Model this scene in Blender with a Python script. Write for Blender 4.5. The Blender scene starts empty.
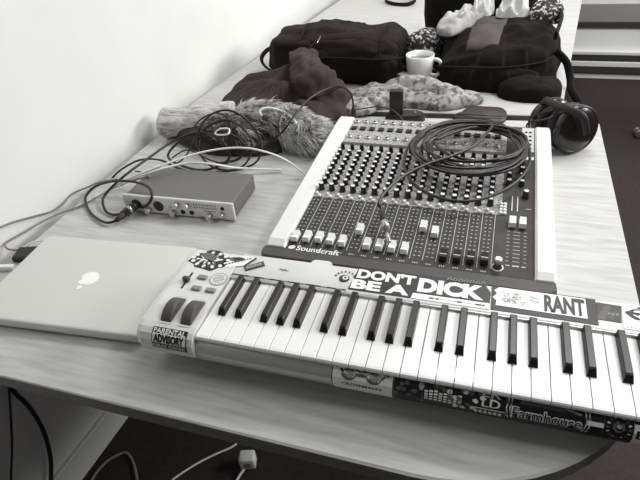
import bpy, bmesh, math, random
from mathutils import Vector, Matrix, noise

S = bpy.context.scene
COL = S.collection
random.seed(7)
T = 0.74                      # height of the desk top above the floor

# ------------------------------------------------------------------ camera
RX = Vector((0.9521250567, 0.2956757062, -0.0776772369))
RY = Vector((0.1186394337, -0.5915488069, -0.7974927547))
RZ = Vector((-0.2817491103, 0.7500972509, -0.5983072396))
CP = Vector((-0.2689894869, -1.4713879374, 0.6597461736))     # relative to the desk top
FPX = 535.4255
cam_d = bpy.data.cameras.new('camera')
cam = bpy.data.objects.new('camera', cam_d)
COL.objects.link(cam)
m = Matrix.Identity(4)
for i in range(3):
    m[i][0] = RX[i]; m[i][1] = -RY[i]; m[i][2] = -RZ[i]
m[0][3], m[1][3], m[2][3] = CP.x, CP.y, CP.z + T
cam.matrix_world = m
cam_d.sensor_width = 36.0
cam_d.lens = FPX * 36.0 / 640.0
cam_d.clip_start = 0.02
S.camera = cam

# ------------------------------------------------------------------ light
w = bpy.data.worlds.new('world'); S.world = w
w.use_nodes = True
w.node_tree.nodes['Background'].inputs[0].default_value = (0.97, 0.985, 1.0, 1)
w.node_tree.nodes['Background'].inputs[1].default_value = 0.055

def area(name, loc, rot, sx, sy, power, col=(1, 1, 1)):
    l = bpy.data.lights.new(name, 'AREA'); l.shape = 'RECTANGLE'
    l.size = sx; l.size_y = sy; l.energy = power; l.color = col
    o = bpy.data.objects.new(name, l); COL.objects.link(o)
    o.location = loc; o.rotation_euler = rot
    return o
area('ceiling_light_panel', (0.1, 0.7, 2.75), (0, 0, 0), 1.2, 0.6, 30)
area('ceiling_light_panel', (1.2, -0.6, 2.75), (0, 0, 0), 0.6, 1.2, 28)
wd = Vector((-0.7, -0.45, 0.80)) - Vector((2.9, 0.9, 2.35))
area('window_light', (2.9, 0.9, 2.35), wd.to_track_quat('-Z', 'Y').to_euler(), 2.2, 0.8, 80)

S.view_settings.view_transform = 'Standard'
S.view_settings.look = 'None'
S.view_settings.exposure = 0.42
S.view_settings.gamma = 1.0
S.view_settings.use_curve_mapping = False

# ------------------------------------------------------------------ helpers
def at(u, v, z):
    """point at height z above the desk seen at photo pixel u, v (used to read real positions off the photo)"""
    r = RX * ((u - 320) / FPX) + RY * ((v - 240) / FPX) + RZ
    t = (z - CP.z) / r.z
    return CP + r * t

def on_wall(u, v, d=0.004):
    """point on the left wall seen at photo pixel u, v, standing d off its face"""
    r = RX * ((u - 320) / FPX) + RY * ((v - 240) / FPX) + RZ
    t = (-1.222 + d + 0.0524 * CP.y - CP.x) / (r.x - 0.0524 * r.y)
    return CP + r * t

def lin(c): return c / 12.92 if c <= 0.04045 else ((c + 0.055) / 1.055) ** 2.4
def g(v, warm=1.0):
    """slightly toned grey of sRGB value v (the photograph is a toned monochrome)"""
    k = (1 - v) * 0.65
    return (lin(min(1, v + k * 0.022 * warm)), lin(max(0, v - k * 0.012 * warm)), lin(max(0, v - k * 0.010 * warm - v * 0.014)), 1)

M = {}
def mat(name, v, rough=0.5, metal=0.0, spec=0.5, bump=None, mix=None, coat=0, warm=1.0):
    """v: grey; mix=(v2, scale, (sx,sy,sz), lo, hi, detail): noise blend towards v2; bump=(scale, strength, stretch)"""
    if name in M: return M[name]
    mt = bpy.data.materials.new(name); mt.use_nodes = True
    nt = mt.node_tree; b = nt.nodes['Principled BSDF']
    b.inputs['Base Color'].default_value = g(v, warm)
    b.inputs['Roughness'].default_value = rough
    b.inputs['Metallic'].default_value = metal
    b.inputs['Specular IOR Level'].default_value = spec
    if coat: b.inputs['Coat Weight'].default_value = coat
    tc = nt.nodes.new('ShaderNodeTexCoord')
    def tex(scale, stretch, detail=4, rg=0.55):
        mp = nt.nodes.new('ShaderNodeMapping'); mp.inputs['Scale'].default_value = stretch
        nt.links.new(tc.outputs['Object'], mp.inputs[0])
        n = nt.nodes.new('ShaderNodeTexNoise'); n.inputs['Scale'].default_value = scale
        n.inputs['Detail'].default_value = detail; n.inputs['Roughness'].default_value = rg
        nt.links.new(mp.outputs[0], n.inputs['Vector'])
        return n
    if mix:
        v2, sc, st, lo, hi = mix[:5]
        n = tex(sc, st, mix[5] if len(mix) > 5 else 4)
        r = nt.nodes.new('ShaderNodeMapRange'); r.inputs[1].default_value = lo; r.inputs[2].default_value = hi
        nt.links.new(n.outputs[0], r.inputs[0])
        x = nt.nodes.new('ShaderNodeMix'); x.data_type = 'RGBA'
        x.inputs[6].default_value = g(v, warm); x.inputs[7].default_value = g(v2, warm)
        nt.links.new(r.outputs[0], x.inputs[0]); nt.links.new(x.outputs[2], b.inputs['Base Color'])
    if bump:
        n = tex(bump[0], bump[2] if len(bump) > 2 else (1, 1, 1), 5)
        bp = nt.nodes.new('ShaderNodeBump'); bp.inputs['Strength'].default_value = bump[1]; bp.inputs['Distance'].default_value = 0.004
        nt.links.new(n.outputs[0], bp.inputs['Height']); nt.links.new(bp.outputs[0], b.inputs['Normal'])
    M[name] = mt
    return mt

mat('wall_paint', 0.905, 0.75, bump=(40, 0.03), mix=(0.88, 3, (1, 1, 1), 0.4, 0.7), warm=0.4)
mat('trim_white', 0.86, 0.5)
mat('trim_grey', 0.55, 0.5)
mat('trim_dark', 0.22, 0.5)
mat('floor', 0.19, 0.8, spec=0.3, bump=(300, 0.4), mix=(0.16, 60, (1, 1, 1), 0.35, 0.65), warm=1.8)
mat('desk_top', 0.77, 0.45, mix=(0.66, 9, (1.0, 9, 1), 0.35, 0.72, 6), bump=(90, 0.05, (1, 12, 1)), warm=0.5)
mat('desk_far', 0.74, 0.5, mix=(0.68, 7, (1.0, 9, 1), 0.35, 0.72, 6), bump=(90, 0.05, (1, 12, 1)), warm=0.5)
mat('desk_edge', 0.47, 0.45, mix=(0.40, 30, (1, 1, 8), 0.3, 0.7), warm=1.5)
mat('steel_dark', 0.2, 0.4, 0.6)
mat('alu', 0.84, 0.40, 0.35, bump=(400, 0.03), warm=0.3)
mat('alu_dark', 0.45, 0.4, 0.5)
mat('logo_white', 0.97, 0.3, warm=0)
mat('kb_silver', 0.86, 0.38, 0.1, mix=(0.82, 18, (1, 1, 1), 0.4, 0.75), warm=0.4)
mat('kb_bar', 0.78, 0.28, 0.5, bump=(120, 0.04, (0.3, 1, 1)), warm=0.5)
mat('key_white', 0.93, 0.22, warm=0.2)
mat('key_black', 0.09, 0.32, spec=0.42, warm=1.6)
mat('rubber', 0.13, 0.6, warm=1.5)
mat('wheel', 0.27, 0.5, warm=1.5)
mat('button_grey', 0.52, 0.5)
mat('st_black', 0.10, 0.42, warm=1.6)
mat('st_white', 0.92, 0.42, warm=0.3)
mat('st_grey', 0.62, 0.45)
mat('st_mid', 0.38, 0.45)
mat('st_dark', 0.20, 0.45, mix=(0.33, 60, (1, 1, 1), 0.5, 0.62), warm=1.6)
mat('mx_cheek', 0.875, 0.38, warm=0.2)
mat('mx_dark', 0.25, 0.5, bump=(300, 0.1), warm=1.2)
mat('mx_fader', 0.225, 0.6, spec=0.3, mix=(0.26, 40, (1, 1, 1), 0.4, 0.6), warm=1.2)
mat('mx_light', 0.66, 0.5, spec=0.3, mix=(0.30, 210, (1.0, 1.3, 1), 0.54, 0.62, 2))
mat('mx_line', 0.78, 0.5)
mat('mx_slot', 0.04, 0.5)
mat('mx_knob', 0.09, 0.35, warm=1.2)
mat('mx_white', 0.93, 0.35, warm=0.2)
mat('nut', 0.75, 0.3, 0.7)
mat('hole', 0.03, 0.6)
mat('if_body', 0.42, 0.42, 0.35, warm=0.8)
mat('if_face', 0.84, 0.4, 0.2)
mat('cable_black', 0.105, 0.42, warm=1.4)
mat('cable_dark', 0.15, 0.35, warm=1.4)
mat('cable_white', 0.90, 0.4)
mat('cable_grey', 0.50, 0.5)
mat('bag_black', 0.065, 0.85, spec=0.2, bump=(500, 0.3), warm=1.4)
mat('bag_dark', 0.105, 0.85, spec=0.2, bump=(400, 0.3), warm=1.6)
mat('bag_panel', 0.25, 0.7, bump=(500, 0.2), warm=1.8)
mat('webbing', 0.075, 0.8, spec=0.25, warm=1.4)
mat('hoodie', 0.25, 0.95, spec=0.15, bump=(250, 0.25), mix=(0.22, 12, (1, 1, 1), 0.35, 0.7), warm=1.9)
mat('scarf', 0.63, 0.85, mix=(0.36, 62, (1, 1, 1), 0.46, 0.60, 4))
mat('pale_cloth', 0.70, 0.9, mix=(0.52, 25, (1, 1, 1), 0.4, 0.7))
mat('speckle', 0.12, 0.8, mix=(0.75, 95, (1, 1, 1), 0.54, 0.58, 2))
mat('coat', 0.17, 0.9, bump=(200, 0.3), mix=(0.30, 40, (1, 1, 1), 0.5, 0.7), warm=1.7)
mat('knit', 0.78, 0.95, mix=(0.52, 40, (.6, 4, 4), 0.45, 0.65), bump=(150, 0.6))
mat('fur_base', 0.5, 1.0, spec=0.1, mix=(0.25, 50, (1, 1, 1), 0.4, 0.6))
mat('fur_light', 0.86, 0.8, spec=0.2)
mat('fur_mid', 0.62, 0.8, spec=0.2)
mat('fur_dark', 0.25, 0.8, spec=0.2, warm=1.5)
mat('china', 0.88, 0.2, warm=0.3)
mat('tea', 0.45, 0.1)
mat('paper', 0.90, 0.7, warm=0.3)
mat('leather', 0.20, 0.5, bump=(200, 0.3), warm=1.8)
mat('hp_shell', 0.085, 0.25, warm=1.4, coat=0.3)
mat('hp_pad', 0.09, 0.55, warm=1.4)
mat('plug_metal', 0.70, 0.25, 0.9)

def setp(o, label=None, cat=None, group=None, kind=None):
    if label: o['label'] = label
    if cat: o['category'] = cat
    if group: o['group'] = group
    if kind: o['kind'] = kind
    return o

def thing(name, label, cat, loc=(0, 0, 0), rz=0.0, group=None):
    o = bpy.data.objects.new(name, None); COL.objects.link(o)
    o.empty_display_size = 0.05
    o.location = (loc[0], loc[1], loc[2] + T); o.rotation_euler = (0, 0, rz)
    return setp(o, label, cat, group)

class MB:
    """mesh builder: verts, faces with material slot"""
    def __init__(s): s.v = []; s.f = []; s.mi = []; s.sm = []
    def add(s, vs, fs, mi=0, smooth=False):
        o = len(s.v); s.v += [tuple(p) for p in vs]
        for f in fs: s.f.append([o + i for i in f]); s.mi.append(mi); s.sm.append(smooth)
        return s
    def box(s, a, b, mi=0, bev=0.0, seg=1):
        bm = bmesh.new()
        bmesh.ops.create_cube(bm, size=1)
        for p in bm.verts: p.co = Vector(((a[i] + b[i]) / 2 + p.co[i] * (b[i] - a[i]) for i in range(3)))
        if bev > 0:
            bmesh.ops.bevel(bm, geom=list(bm.edges), offset=bev, segments=seg, profile=0.5, affect='EDGES')
        s.bm(bm, mi, seg > 1); return s
    def bm(s, bm, mi=0, smooth=False, mx=None):
        bm.verts.index_update()
        vs = [(mx @ p.co if mx else p.co) for p in bm.verts]
        s.add(vs, [[p.index for p in f.verts] for f in bm.faces], mi, smooth); bm.free()
    def lathe(s, prof, n=16, mi=0, c=(0, 0, 0), axis='z', smooth=True, cap=True):
        """prof: list of (r, h)"""
        vs = []
        for r, h in prof:
            for k in range(n):
                a = 2 * math.pi * k / n
                p = (r * math.cos(a), r * math.sin(a), h)
                if axis == 'x': p = (p[2], p[0], p[1])
                if axis == 'y': p = (p[1], p[2], p[0])
                vs.append((c[0] + p[0], c[1] + p[1], c[2] + p[2]))
        fs = []
        for i in range(len(prof) - 1):
            for k in range(n):
                k2 = (k + 1) % n
                fs.append((i * n + k, i * n + k2, (i + 1) * n + k2, (i + 1) * n + k))
        s.add(vs, fs, mi, smooth)
        if cap:
            o = len(s.v) - len(vs)
            s.f.append([o + k for k in range(n)][::-1]); s.mi.append(mi); s.sm.append(False)
            s.f.append([o + (len(prof) - 1) * n + k for k in range(n)]); s.mi.append(mi); s.sm.append(False)
        return s
    def prism(s, poly, z0, z1, mi=0, f=None):
        """poly xy extruded z0..z1; f maps (x,y,z) to a point"""
        n = len(poly); f = f or (lambda x, y, z: (x, y, z))
        vs = [f(x, y, z0) for x, y in poly] + [f(x, y, z1) for x, y in poly]
        fs = [list(range(n))[::-1], list(range(n, 2 * n))] + [[i, (i + 1) % n, n + (i + 1) % n, n + i] for i in range(n)]
        s.add(vs, fs, mi); return s
    def tube(s, pts, r, n=8, mi=0, closed=False, cap=True, flat=None):
        pts = [Vector(p) for p in pts]; N = len(pts)
        rs = r if isinstance(r, (list, tuple)) else [r] * N
        vs = []; up = Vector((0, 0, 1)); prev = None
        for i, p in enumerate(pts):
            if closed: t = pts[(i + 1) % N] - pts[i - 1]
            else: t = pts[min(i + 1, N - 1)] - pts[max(i - 1, 0)]
            if t.length < 1e-9: t = Vector((1, 0, 0))
            t.normalize()
            if prev is None:
                a = t.cross(up)
                if a.length < 1e-3: a = t.cross(Vector((0, 1, 0)))
            else:
                a = prev - t * prev.dot(t)
                if a.length < 1e-4: a = t.cross(up)
            a.normalize(); prev = a; b = t.cross(a)
            for k in range(n):
                q = 2 * math.pi * k / n
                ca, cb = math.cos(q) * rs[i], math.sin(q) * rs[i]
                if flat: ca *= flat
                vs.append(p + a * ca + b * cb)
        fs = []
        for i in range(N if closed else N - 1):
            j = (i + 1) % N
            for k in range(n):
                k2 = (k + 1) % n
                fs.append((i * n + k, i * n + k2, j * n + k2, j * n + k))
        s.add(vs, fs, mi, True)
        if cap and not closed:
            o = len(s.v) - len(vs)
            s.f.append([o + k for k in range(n)][::-1]); s.mi.append(mi); s.sm.append(False)
            s.f.append([o + (N - 1) * n + k for k in range(n)]); s.mi.append(mi); s.sm.append(False)
        return s
    def mesh(s, name, mats):
        me = bpy.data.meshes.new(name)
        me.from_pydata(s.v, [], s.f)
        for k in (mats if isinstance(mats, (list, tuple)) else [mats]): me.materials.append(M[k])
        me.polygons.foreach_set('material_index', s.mi)
        me.polygons.foreach_set('use_smooth', s.sm)
        me.update(); return me
    def build(s, name, mats, parent=None, loc=None, rot=None):
        return obj(name, s.mesh(name, mats), parent, loc, rot)

def obj(name, me, parent=None, loc=None, rot=None):
    o = bpy.data.objects.new(name, me); COL.objects.link(o)
    if parent: o.parent = parent
    if loc is not None: o.location = loc
    if rot is not None: o.rotation_euler = rot
    return o

def fixn(o):
    bm = bmesh.new(); bm.from_mesh(o.data); bmesh.ops.recalc_face_normals(bm, faces=bm.faces); bm.to_mesh(o.data); bm.free()
    return o

def rrect(x0, y0, x1, y1, r, n=5):
    out = []
    for cx, cy, a0 in ((x1 - r, y1 - r, 0), (x0 + r, y1 - r, 90), (x0 + r, y0 + r, 180), (x1 - r, y0 + r, 270)):
        for k in range(n + 1):
            a = math.radians(a0 + 90 * k / n); out.append((cx + r * math.cos(a), cy + r * math.sin(a)))
    return out

def crom(pts, n=8, closed=False):
    P = [Vector(p) for p in pts]; out = []; N = len(P)
    for i in range(N if closed else N - 1):
        if closed: a, b, c, d = P[i - 1], P[i], P[(i + 1) % N], P[(i + 2) % N]
        else: a, b, c, d = P[max(i - 1, 0)], P[i], P[i + 1], P[min(i + 2, N - 1)]
        for k in range(n):
            t = k / n
            out.append(0.5 * ((2 * b) + (c - a) * t + (2 * a - 5 * b + 4 * c - d) * t * t + (3 * b - 3 * c + d - a) * t ** 3))
    if not closed: out.append(P[-1])
    return out

_tc = {}
def text_polys(s, bold=0.0, shear=0.0):
    """text as (verts, faces) with unit box: x 0..1, y 0..1"""
    key = (s, bold, shear)
    if key in _tc: return _tc[key]
    c = bpy.data.curves.new('t', 'FONT'); c.body = s; c.size = 1; c.offset = bold; c.shear = shear
    c.resolution_u = 3
    o = bpy.data.objects.new('t', c); COL.objects.link(o)
    dg = bpy.context.evaluated_depsgraph_get(); dg.update()
    e = o.evaluated_get(dg); me = e.to_mesh()
    bm = bmesh.new(); bm.from_mesh(me); e.to_mesh_clear()
    ya = min(p.co.y for p in bm.verts); yb = max(p.co.y for p in bm.verts)
    for k in range(1, 10):
        bmesh.ops.bisect_plane(bm, geom=bm.verts[:] + bm.edges[:] + bm.faces[:], plane_co=(0, ya + (yb - ya) * k / 10, 0), plane_no=(0, 1, 0))
    bm.verts.index_update()
    vs = [p.co.copy() for p in bm.verts]; fs = [[q.index for q in p.verts] for p in bm.faces]; bm.free(); bpy.data.objects.remove(o); bpy.data.curves.remove(c)
    x0 = min(p.x for p in vs); x1 = max(p.x for p in vs); y0 = min(p.y for p in vs); y1 = max(p.y for p in vs)
    vs = [((p.x - x0) / (x1 - x0), (p.y - y0) / (y1 - y0)) for p in vs]
    _tc[key] = (vs, fs); return _tc[key]

def lettering(mb, s, u0, v0, u1, v1, f, mi=0, bold=0.0, slope=0.0, shear=0.0):
    vs, fs = text_polys(s, bold, shear)
    mb.add([f(u0 + (u1 - u0) * x, v0 + (v1 - v0) * y + slope * x) for x, y in vs], fs, mi)

def nz(x, y, z=0.0): return noise.noise(Vector((x, y, z)))
def fbm(x, y, z=0.0, o=4): return noise.fractal(Vector((x, y, z)), 0.9, 2.0, o)

def heap(outline, H, amp=0.01, fs=9.0, stretch=(1, 1), ang=0.0, seed=0.0, e=0.7, NR=26, NT=120, bumps=(), mi=0, mb=None, z0=0.0, sharp=0.0):
    """a soft heaped shape on the desk: rounded edge following an outline, height field with folds; closed below"""
    mb = mb or MB()
    P = crom([(x, y, 0) for x, y in outline], 12, True)
    cx = sum(p.x for p in P) / len(P); cy = sum(p.y for p in P) / len(P)
    L = len(P); ca, sa = math.cos(ang), math.sin(ang)
    vs = [];
    def fold(x, y):
        a = (ca * x + sa * y) * stretch[0] * fs; b = (-sa * x + ca * y) * stretch[1] * fs
        q = nz(a + seed, b + seed * 1.7, seed)
        q2 = nz(a * 2.3 + seed + 5, b * 2.3, seed)
        if sharp: q = (1 - abs(q) * 2.2) * sharp + q * (1 - sharp)
        return q + 0.45 * q2
    for i in range(NR + 1):
        ph = i / NR * math.pi / 2          # 0: rim, pi/2: centre
        rr = math.cos(ph) ** 0.9; hh = math.sin(ph) ** e
        for k in range(NT):
            p = P[int(k * L / NT)]
            x = cx + (p.x - cx) * rr; y = cy + (p.y - cy) * rr
            b = sum(h * math.exp(-((x - bx) ** 2 + (y - by) ** 2) / (r * r)) for bx, by, r, h in bumps)
            f = fold(x, y)
            z = hh * (H + b + amp * f)
            if i < NR:
                sw = 1 + 0.25 * amp / 0.02 * nz(x * 20 + seed, y * 20, z * 20) * (0.2 if i else 0.1)
                x = cx + (x - cx) * sw; y = cy + (y - cy) * sw
            vs.append((x, y, z0 + max(z, 0.0015 if i else 0)))
    fcs = []
    for i in range(NR - 1):
        for k in range(NT):
            k2 = (k + 1) % NT
            fcs.append((i * NT + k, i * NT + k2, (i + 1) * NT + k2, (i + 1) * NT + k))
    top = (NR - 1) * NT
    fcs.append(list(range(top, top + NT)))
    fcs.append(list(range(NT))[::-1])
    vs = vs[:NR * NT]
    mb.add(vs, fcs, mi, True)
    return mb

def sellip(c, r, e=(0.5, 0.5), amp=0.0, fs=8, seed=0.0, nu=40, nv=22, mi=0, mb=None, rot=None, flat=None):
    """superellipsoid with soft noise: cushions, bags"""
    mb = mb or MB(); vs = []
    sg = lambda q, p: math.copysign(abs(q) ** p, q)
    for j in range(1, nv):
        b = -math.pi / 2 + math.pi * j / nv
        for i in range(nu):
            a = 2 * math.pi * i / nu
            p = Vector((r[0] * sg(math.cos(b), e[0]) * sg(math.cos(a), e[1]), r[1] * sg(math.cos(b), e[0]) * sg(math.sin(a), e[1]), r[2] * sg(math.sin(b), e[0])))
            if amp:
                n = fbm((p.x + c[0]) * fs + seed, (p.y + c[1]) * fs, (p.z + c[2]) * fs + seed)
                p += p.normalized() * n * amp
            if rot: p = rot @ p
            q = Vector(c) + p
            if flat is not None and q.z < flat: q.z = flat
            vs.append(q)
    fs_ = []
    for j in range(nv - 2):
        for i in range(nu):
            i2 = (i + 1) % nu
            fs_.append((j * nu + i, j * nu + i2, (j + 1) * nu + i2, (j + 1) * nu + i))
    fs_.append(list(range(nu))[::-1]); fs_.append([(nv - 2) * nu + i for i in range(nu)])
    mb.add(vs, fs_, mi, True); return mb

def copy_part(o, parent, loc, rot=None):
    c = o.copy(); COL.objects.link(c); c.parent = parent; c.location = loc
    if rot is not None: c.rotation_euler = rot
    return c

def struct(o): o['kind'] = 'structure'; return o

# ------------------------------------------------------------------ the room
struct(MB().box((-1.6, -2.6, -0.05), (3.2, 2.6, 0.0)).build('floor', 'floor'))
# left wall, a little out of line with the desk
WA = math.atan(0.0524)
wl = struct(MB().box((-0.12, -2.2, 0), (0, 2.75, 2.8)).build('wall_left', 'wall_paint', loc=(-1.222, 0, 0), rot=(0, 0, -WA)))
bl = struct(MB().box((0, -2.2, 0), (0.014, 2.75, 0.10), bev=0.003).build('baseboard_left', 'trim_white', loc=(-1.222, 0, 0), rot=(0, 0, -WA)))
YB = 2.343
struct(MB().box((-1.6, YB, 0), (3.2, YB + 0.12, 2.8)).build('wall_back', 'wall_paint'))
struct(MB().box((-1.2, YB - 0.016, 0.0), (3.2, YB, 0.035), bev=0.003).build('baseboard_back', 'trim_white'))
t1 = struct(MB().box((-1.2, YB - 0.03, 0.042), (3.2, YB, 0.083), bev=0.003).build('trim_1', 'trim_dark'))
struct(MB().box((-1.2, YB - 0.034, 0.085), (3.2, YB, 0.118), bev=0.003).build('trim_2', 'trim_white'))
struct(MB().box((-1.2, YB - 0.03, 0.121), (3.2, YB, 0.158), bev=0.003).build('trim_3', 'trim_dark'))
struct(MB().box((-1.2, YB - 0.034, 0.16), (3.2, YB, 0.182), bev=0.003).build('trim_4', 'trim_white'))
struct(MB().box((-1.2, YB - 0.012, 0.322), (3.2, YB, 0.354), bev=0.002).build('trim_5', 'trim_dark'))
struct(MB().box((-1.2, YB - 0.01, 0.356), (3.2, YB, 0.462), bev=0.002).build('trim_6', 'trim_grey'))

# ------------------------------------------------------------------ the two desks
def desk(name, label, poly, loc, rz, top, legs, th=0.028, T2=0.0):
    t = thing(name, label, 'desk', (loc[0], loc[1], 0), rz, 'light wood desks along the wall')
    t.location.z = T + T2; FT = -T - T2
    mb = MB(); n = len(poly)
    # slightly eased upper edge
    cx = sum(p[0] for p in poly) / n; cy = sum(p[1] for p in poly) / n
    def off(p, d):
        vx, vy = p[0] - cx, p[1] - cy; L = math.hypot(vx, vy); return (p[0] - vx / L * d, p[1] - vy / L * d)
    lv = [([off(p, .004) for p in poly], 0.0), (poly, -0.003)]
    vs = [(x, y, z) for pl, z in lv for x, y in pl]
    fs = [list(range(n))] + [[i, n + i, n + (i + 1) % n, (i + 1) % n] for i in range(n)]
    mb.add(vs, fs)
    fixn(mb.build('table_top', top, t))
    mb = MB().prism(poly, -th, -0.003)
    fixn(mb.build('edge_band', 'desk_edge', t))
    base = None
    for x, y in legs:
        mb = MB().lathe([(0.02, FT + 0.012), (0.02, -th)], 14, c=(x, y, 0)).lathe([(0.024, FT), (0.024, FT + 0.014)], 14, c=(x, y, 0))
        mb.build('leg', 'steel_dark', t)
    MB().box((min(p[0] for p in legs) if 0 else legs[0][0], legs[0][1] - .012, -th - .045), (legs[1][0], legs[0][1] + .012, -th), bev=.002).build('apron_rail', 'steel_dark', t)
    return t

def corner(cx, cy, r, a0, a1, n=12):
    return [(cx + r * math.cos(math.radians(a0 + (a1 - a0) * k / n)), cy + r * math.sin(math.radians(a0 + (a1 - a0) * k / n))) for k in range(n + 1)]
DF = -1.101
RC = 0.315
poly1 = [(0, 0), (-1.205, 0)] + [(-1.205, DF)] + corner(-RC, DF + RC, RC, -90, 0, 16)
poly1 = corner(-0.01, -0.01, 0.01, 0, 90, 4) + [(-1.205, -0.074), (-1.205, DF)] + corner(-RC, DF + RC, RC, -90, 0, 16)
desk('near_desk', 'light wood desk with brown edge carrying the keyboard, mixer and laptop', poly1, (0, 0), 0, 'desk_top',
     [(-1.12, -0.08), (-0.08, -0.08), (-0.12, -0.60), (-1.15, -0.55)])
Z2 = 0.008                    # the far desk stands a little higher
f0, f1, g0, g1 = at(188, 106, Z2), at(561, 115.5, Z2), at(340, 0, Z2), at(582, 0, Z2)
h0, h1 = f0 + (g0 - f0) * 1.45, f1 + (g1 - f1) * 1.5
poly2 = [(p.x - f1.x, p.y - f1.y) for p in (f1, h1, h0, f0)]
fd = desk('far_desk', 'light wood desk turned slightly, carrying the bags and the white mug', poly2, (f1.x, f1.y), 0, 'desk_far',
     [(-1.05, 0.06), (-0.06, 0.10), (0.06, 1.75), (-0.92, 1.75)], T2=Z2)

# ------------------------------------------------------------------ the keyboard
KX, KY, KA = -0.6532, -1.0159, 0.01
kb = thing('music_keyboard', 'silver music keyboard covered in stickers at the front of the desk', 'keyboard', (KX, KY, 0), KA)
PW = 0.0235; NW = 29; KU = PW * NW
ZK = 0.085; ZP = 0.0895
VB = 0.195
# floor pan and rear body
mb = MB()
mb.box((-0.098, 0.03, 0.012), (KU + 0.03, VB, 0.062), bev=0.004)
mb.build('body', 'kb_silver', kb)
# rear panel behind the keys, with a small rounded tab
mb = MB().box((-0.002, 0.1345, 0.05), (KU + 0.002, VB + 0.001, ZP), bev=0.003, seg=2)
mb.build('rear_panel', 'kb_silver', kb)
MB().box((-0.001, 0.1318, 0.06), (KU, 0.1352, ZP - 0.0005), bev=0.001).build('panel_lip', 'kb_bar', kb)
mb = MB().prism(rrect(0.121, VB - 0.012, 0.158, VB + 0.010, 0.009), 0.05, ZP - 0.001)
fixn(mb.build('rear_tab', 'kb_silver', kb))
# left end block: profile in (v, z) swept along u with rounded left side
BP = [(VB, 0.01), (VB, 0.084), (VB - 0.006, ZP + 0.001), (0.012, ZP + 0.001), (0.002, 0.088), (-0.006, 0.083), (-0.0115, 0.074), (-0.0125, 0.062), (-0.009, 0.047), (0.001, 0.033), (0.014, 0.024), (0.03, 0.014), (0.04, 0.010)]
def block(u0, u1, name, soft0, soft1):
    mb = MB(); us = [(u0, 0.012 if soft0 else 0), (u0 + 0.004, 0.004 if soft0 else 0), (u0 + 0.012, 0), (u1 - 0.012, 0), (u1 - 0.004, 0.004 if soft1 else 0), (u1, 0.012 if soft1 else 0)]
    cv, cz = 0.09, 0.045; n = len(BP); vs = []
    for u, ins in us:
        for v, z in BP:
            dv, dz = v - cv, z - cz; L = math.hypot(dv, dz)
            k = ins / L; vs.append((u, v - dv * k, z - dz * k))
    fs = []
    for i in range(len(us) - 1):
        for k in range(n):
            k2 = (k + 1) % n; fs.append((i * n + k, i * n + k2, (i + 1) * n + k2, (i + 1) * n + k))
    fs.append(list(range(n))); fs.append([(len(us) - 1) * n + k for k in range(n)][::-1])
    mb.add(vs, fs); return fixn(mb.build(name, 'kb_silver', kb))
block(-0.102, -0.0015, 'end_block', True, False)
block(KU + 0.0015, KU + 0.04, 'end_block', False, True)
# rounded front bar under the keys
FP = [(0.018, 0.0745), (0.006, 0.0735), (-0.001, 0.0690), (-0.0055, 0.062), (-0.0070, 0.053), (-0.0055, 0.044), (-0.001, 0.035), (0.008, 0.027), (0.024, 0.023)]
_cl = [0.0]
for i in range(1, len(FP)): _cl.append(_cl[-1] + math.hypot(FP[i][0] - FP[i - 1][0], FP[i][1] - FP[i - 1][1]))
def bar_pt(u, s, off=0.0):
    if off > 0: s = 0.005 + s * 0.72
    return bar_raw(u, s, off)
def bar_raw(u, s, off=0.0):
    """point on the front bar, s = distance down the curve from its upper edge"""
    s = max(0, min(_cl[-1] - 1e-6, s))
    i = max(k for k in range(len(FP) - 1) if _cl[k] <= s)
    t = (s - _cl[i]) / (_cl[i + 1] - _cl[i])
    v = FP[i][0] + (FP[i + 1][0] - FP[i][0]) * t; z = FP[i][1] + (FP[i + 1][1] - FP[i][1]) * t
    dv = FP[i + 1][0] - FP[i][0]; dz = FP[i + 1][1] - FP[i][1]; L = math.hypot(dv, dz)
    return (u, v + off * dz / L, z - off * dv / L)
def bar_patch(mb, u0, u1, s0=0.0, s1=0.075, off=0.0006, mi=0):
    ss = [s0] + [c for c in _cl if s0 < c < s1] + [min(s1, _cl[-1])]
    vs = []
    for s in ss: vs += [bar_raw(u0, s, off), bar_raw(u1, s, off)]
    mb.add(vs, [(2 * i, 2 * i + 1, 2 * i + 3, 2 * i + 2) for i in range(len(ss) - 1)], mi, False)
mb = MB()
bar_patch(mb, -0.001, KU + 0.001, 0, _cl[-1], 0)
vs = [(u, v, z) for u in (-0.001, KU + 0.001) for v, z in ((0.03, 0.064), (0.02, 0.064))]
mb.add([(-0.001, 0.018, 0.0735), (KU + 0.001, 0.018, 0.0735), (KU + 0.001, 0.034, 0.0735), (-0.001, 0.034, 0.0735), (-0.001, 0.024, 0.023), (KU + 0.001, 0.024, 0.023), (KU + 0.001, 0.034, 0.023), (-0.001, 0.034, 0.023)],
       [(0, 1, 2, 3), (7, 6, 5, 4), (3, 2, 6, 7)])
for p in mb.sm[:8]: pass
mb.sm = [True] * 8 + mb.sm[8:]
mb.build('front_bar', 'kb_bar', kb)
for u in (-0.06, KU - 0.01):
    for v in (0.05, 0.17):
        MB().lathe([(0.012, 0), (0.012, 0.0125)], 12, c=(u, v, 0)).build('rubber_foot', 'rubber', kb)
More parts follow.
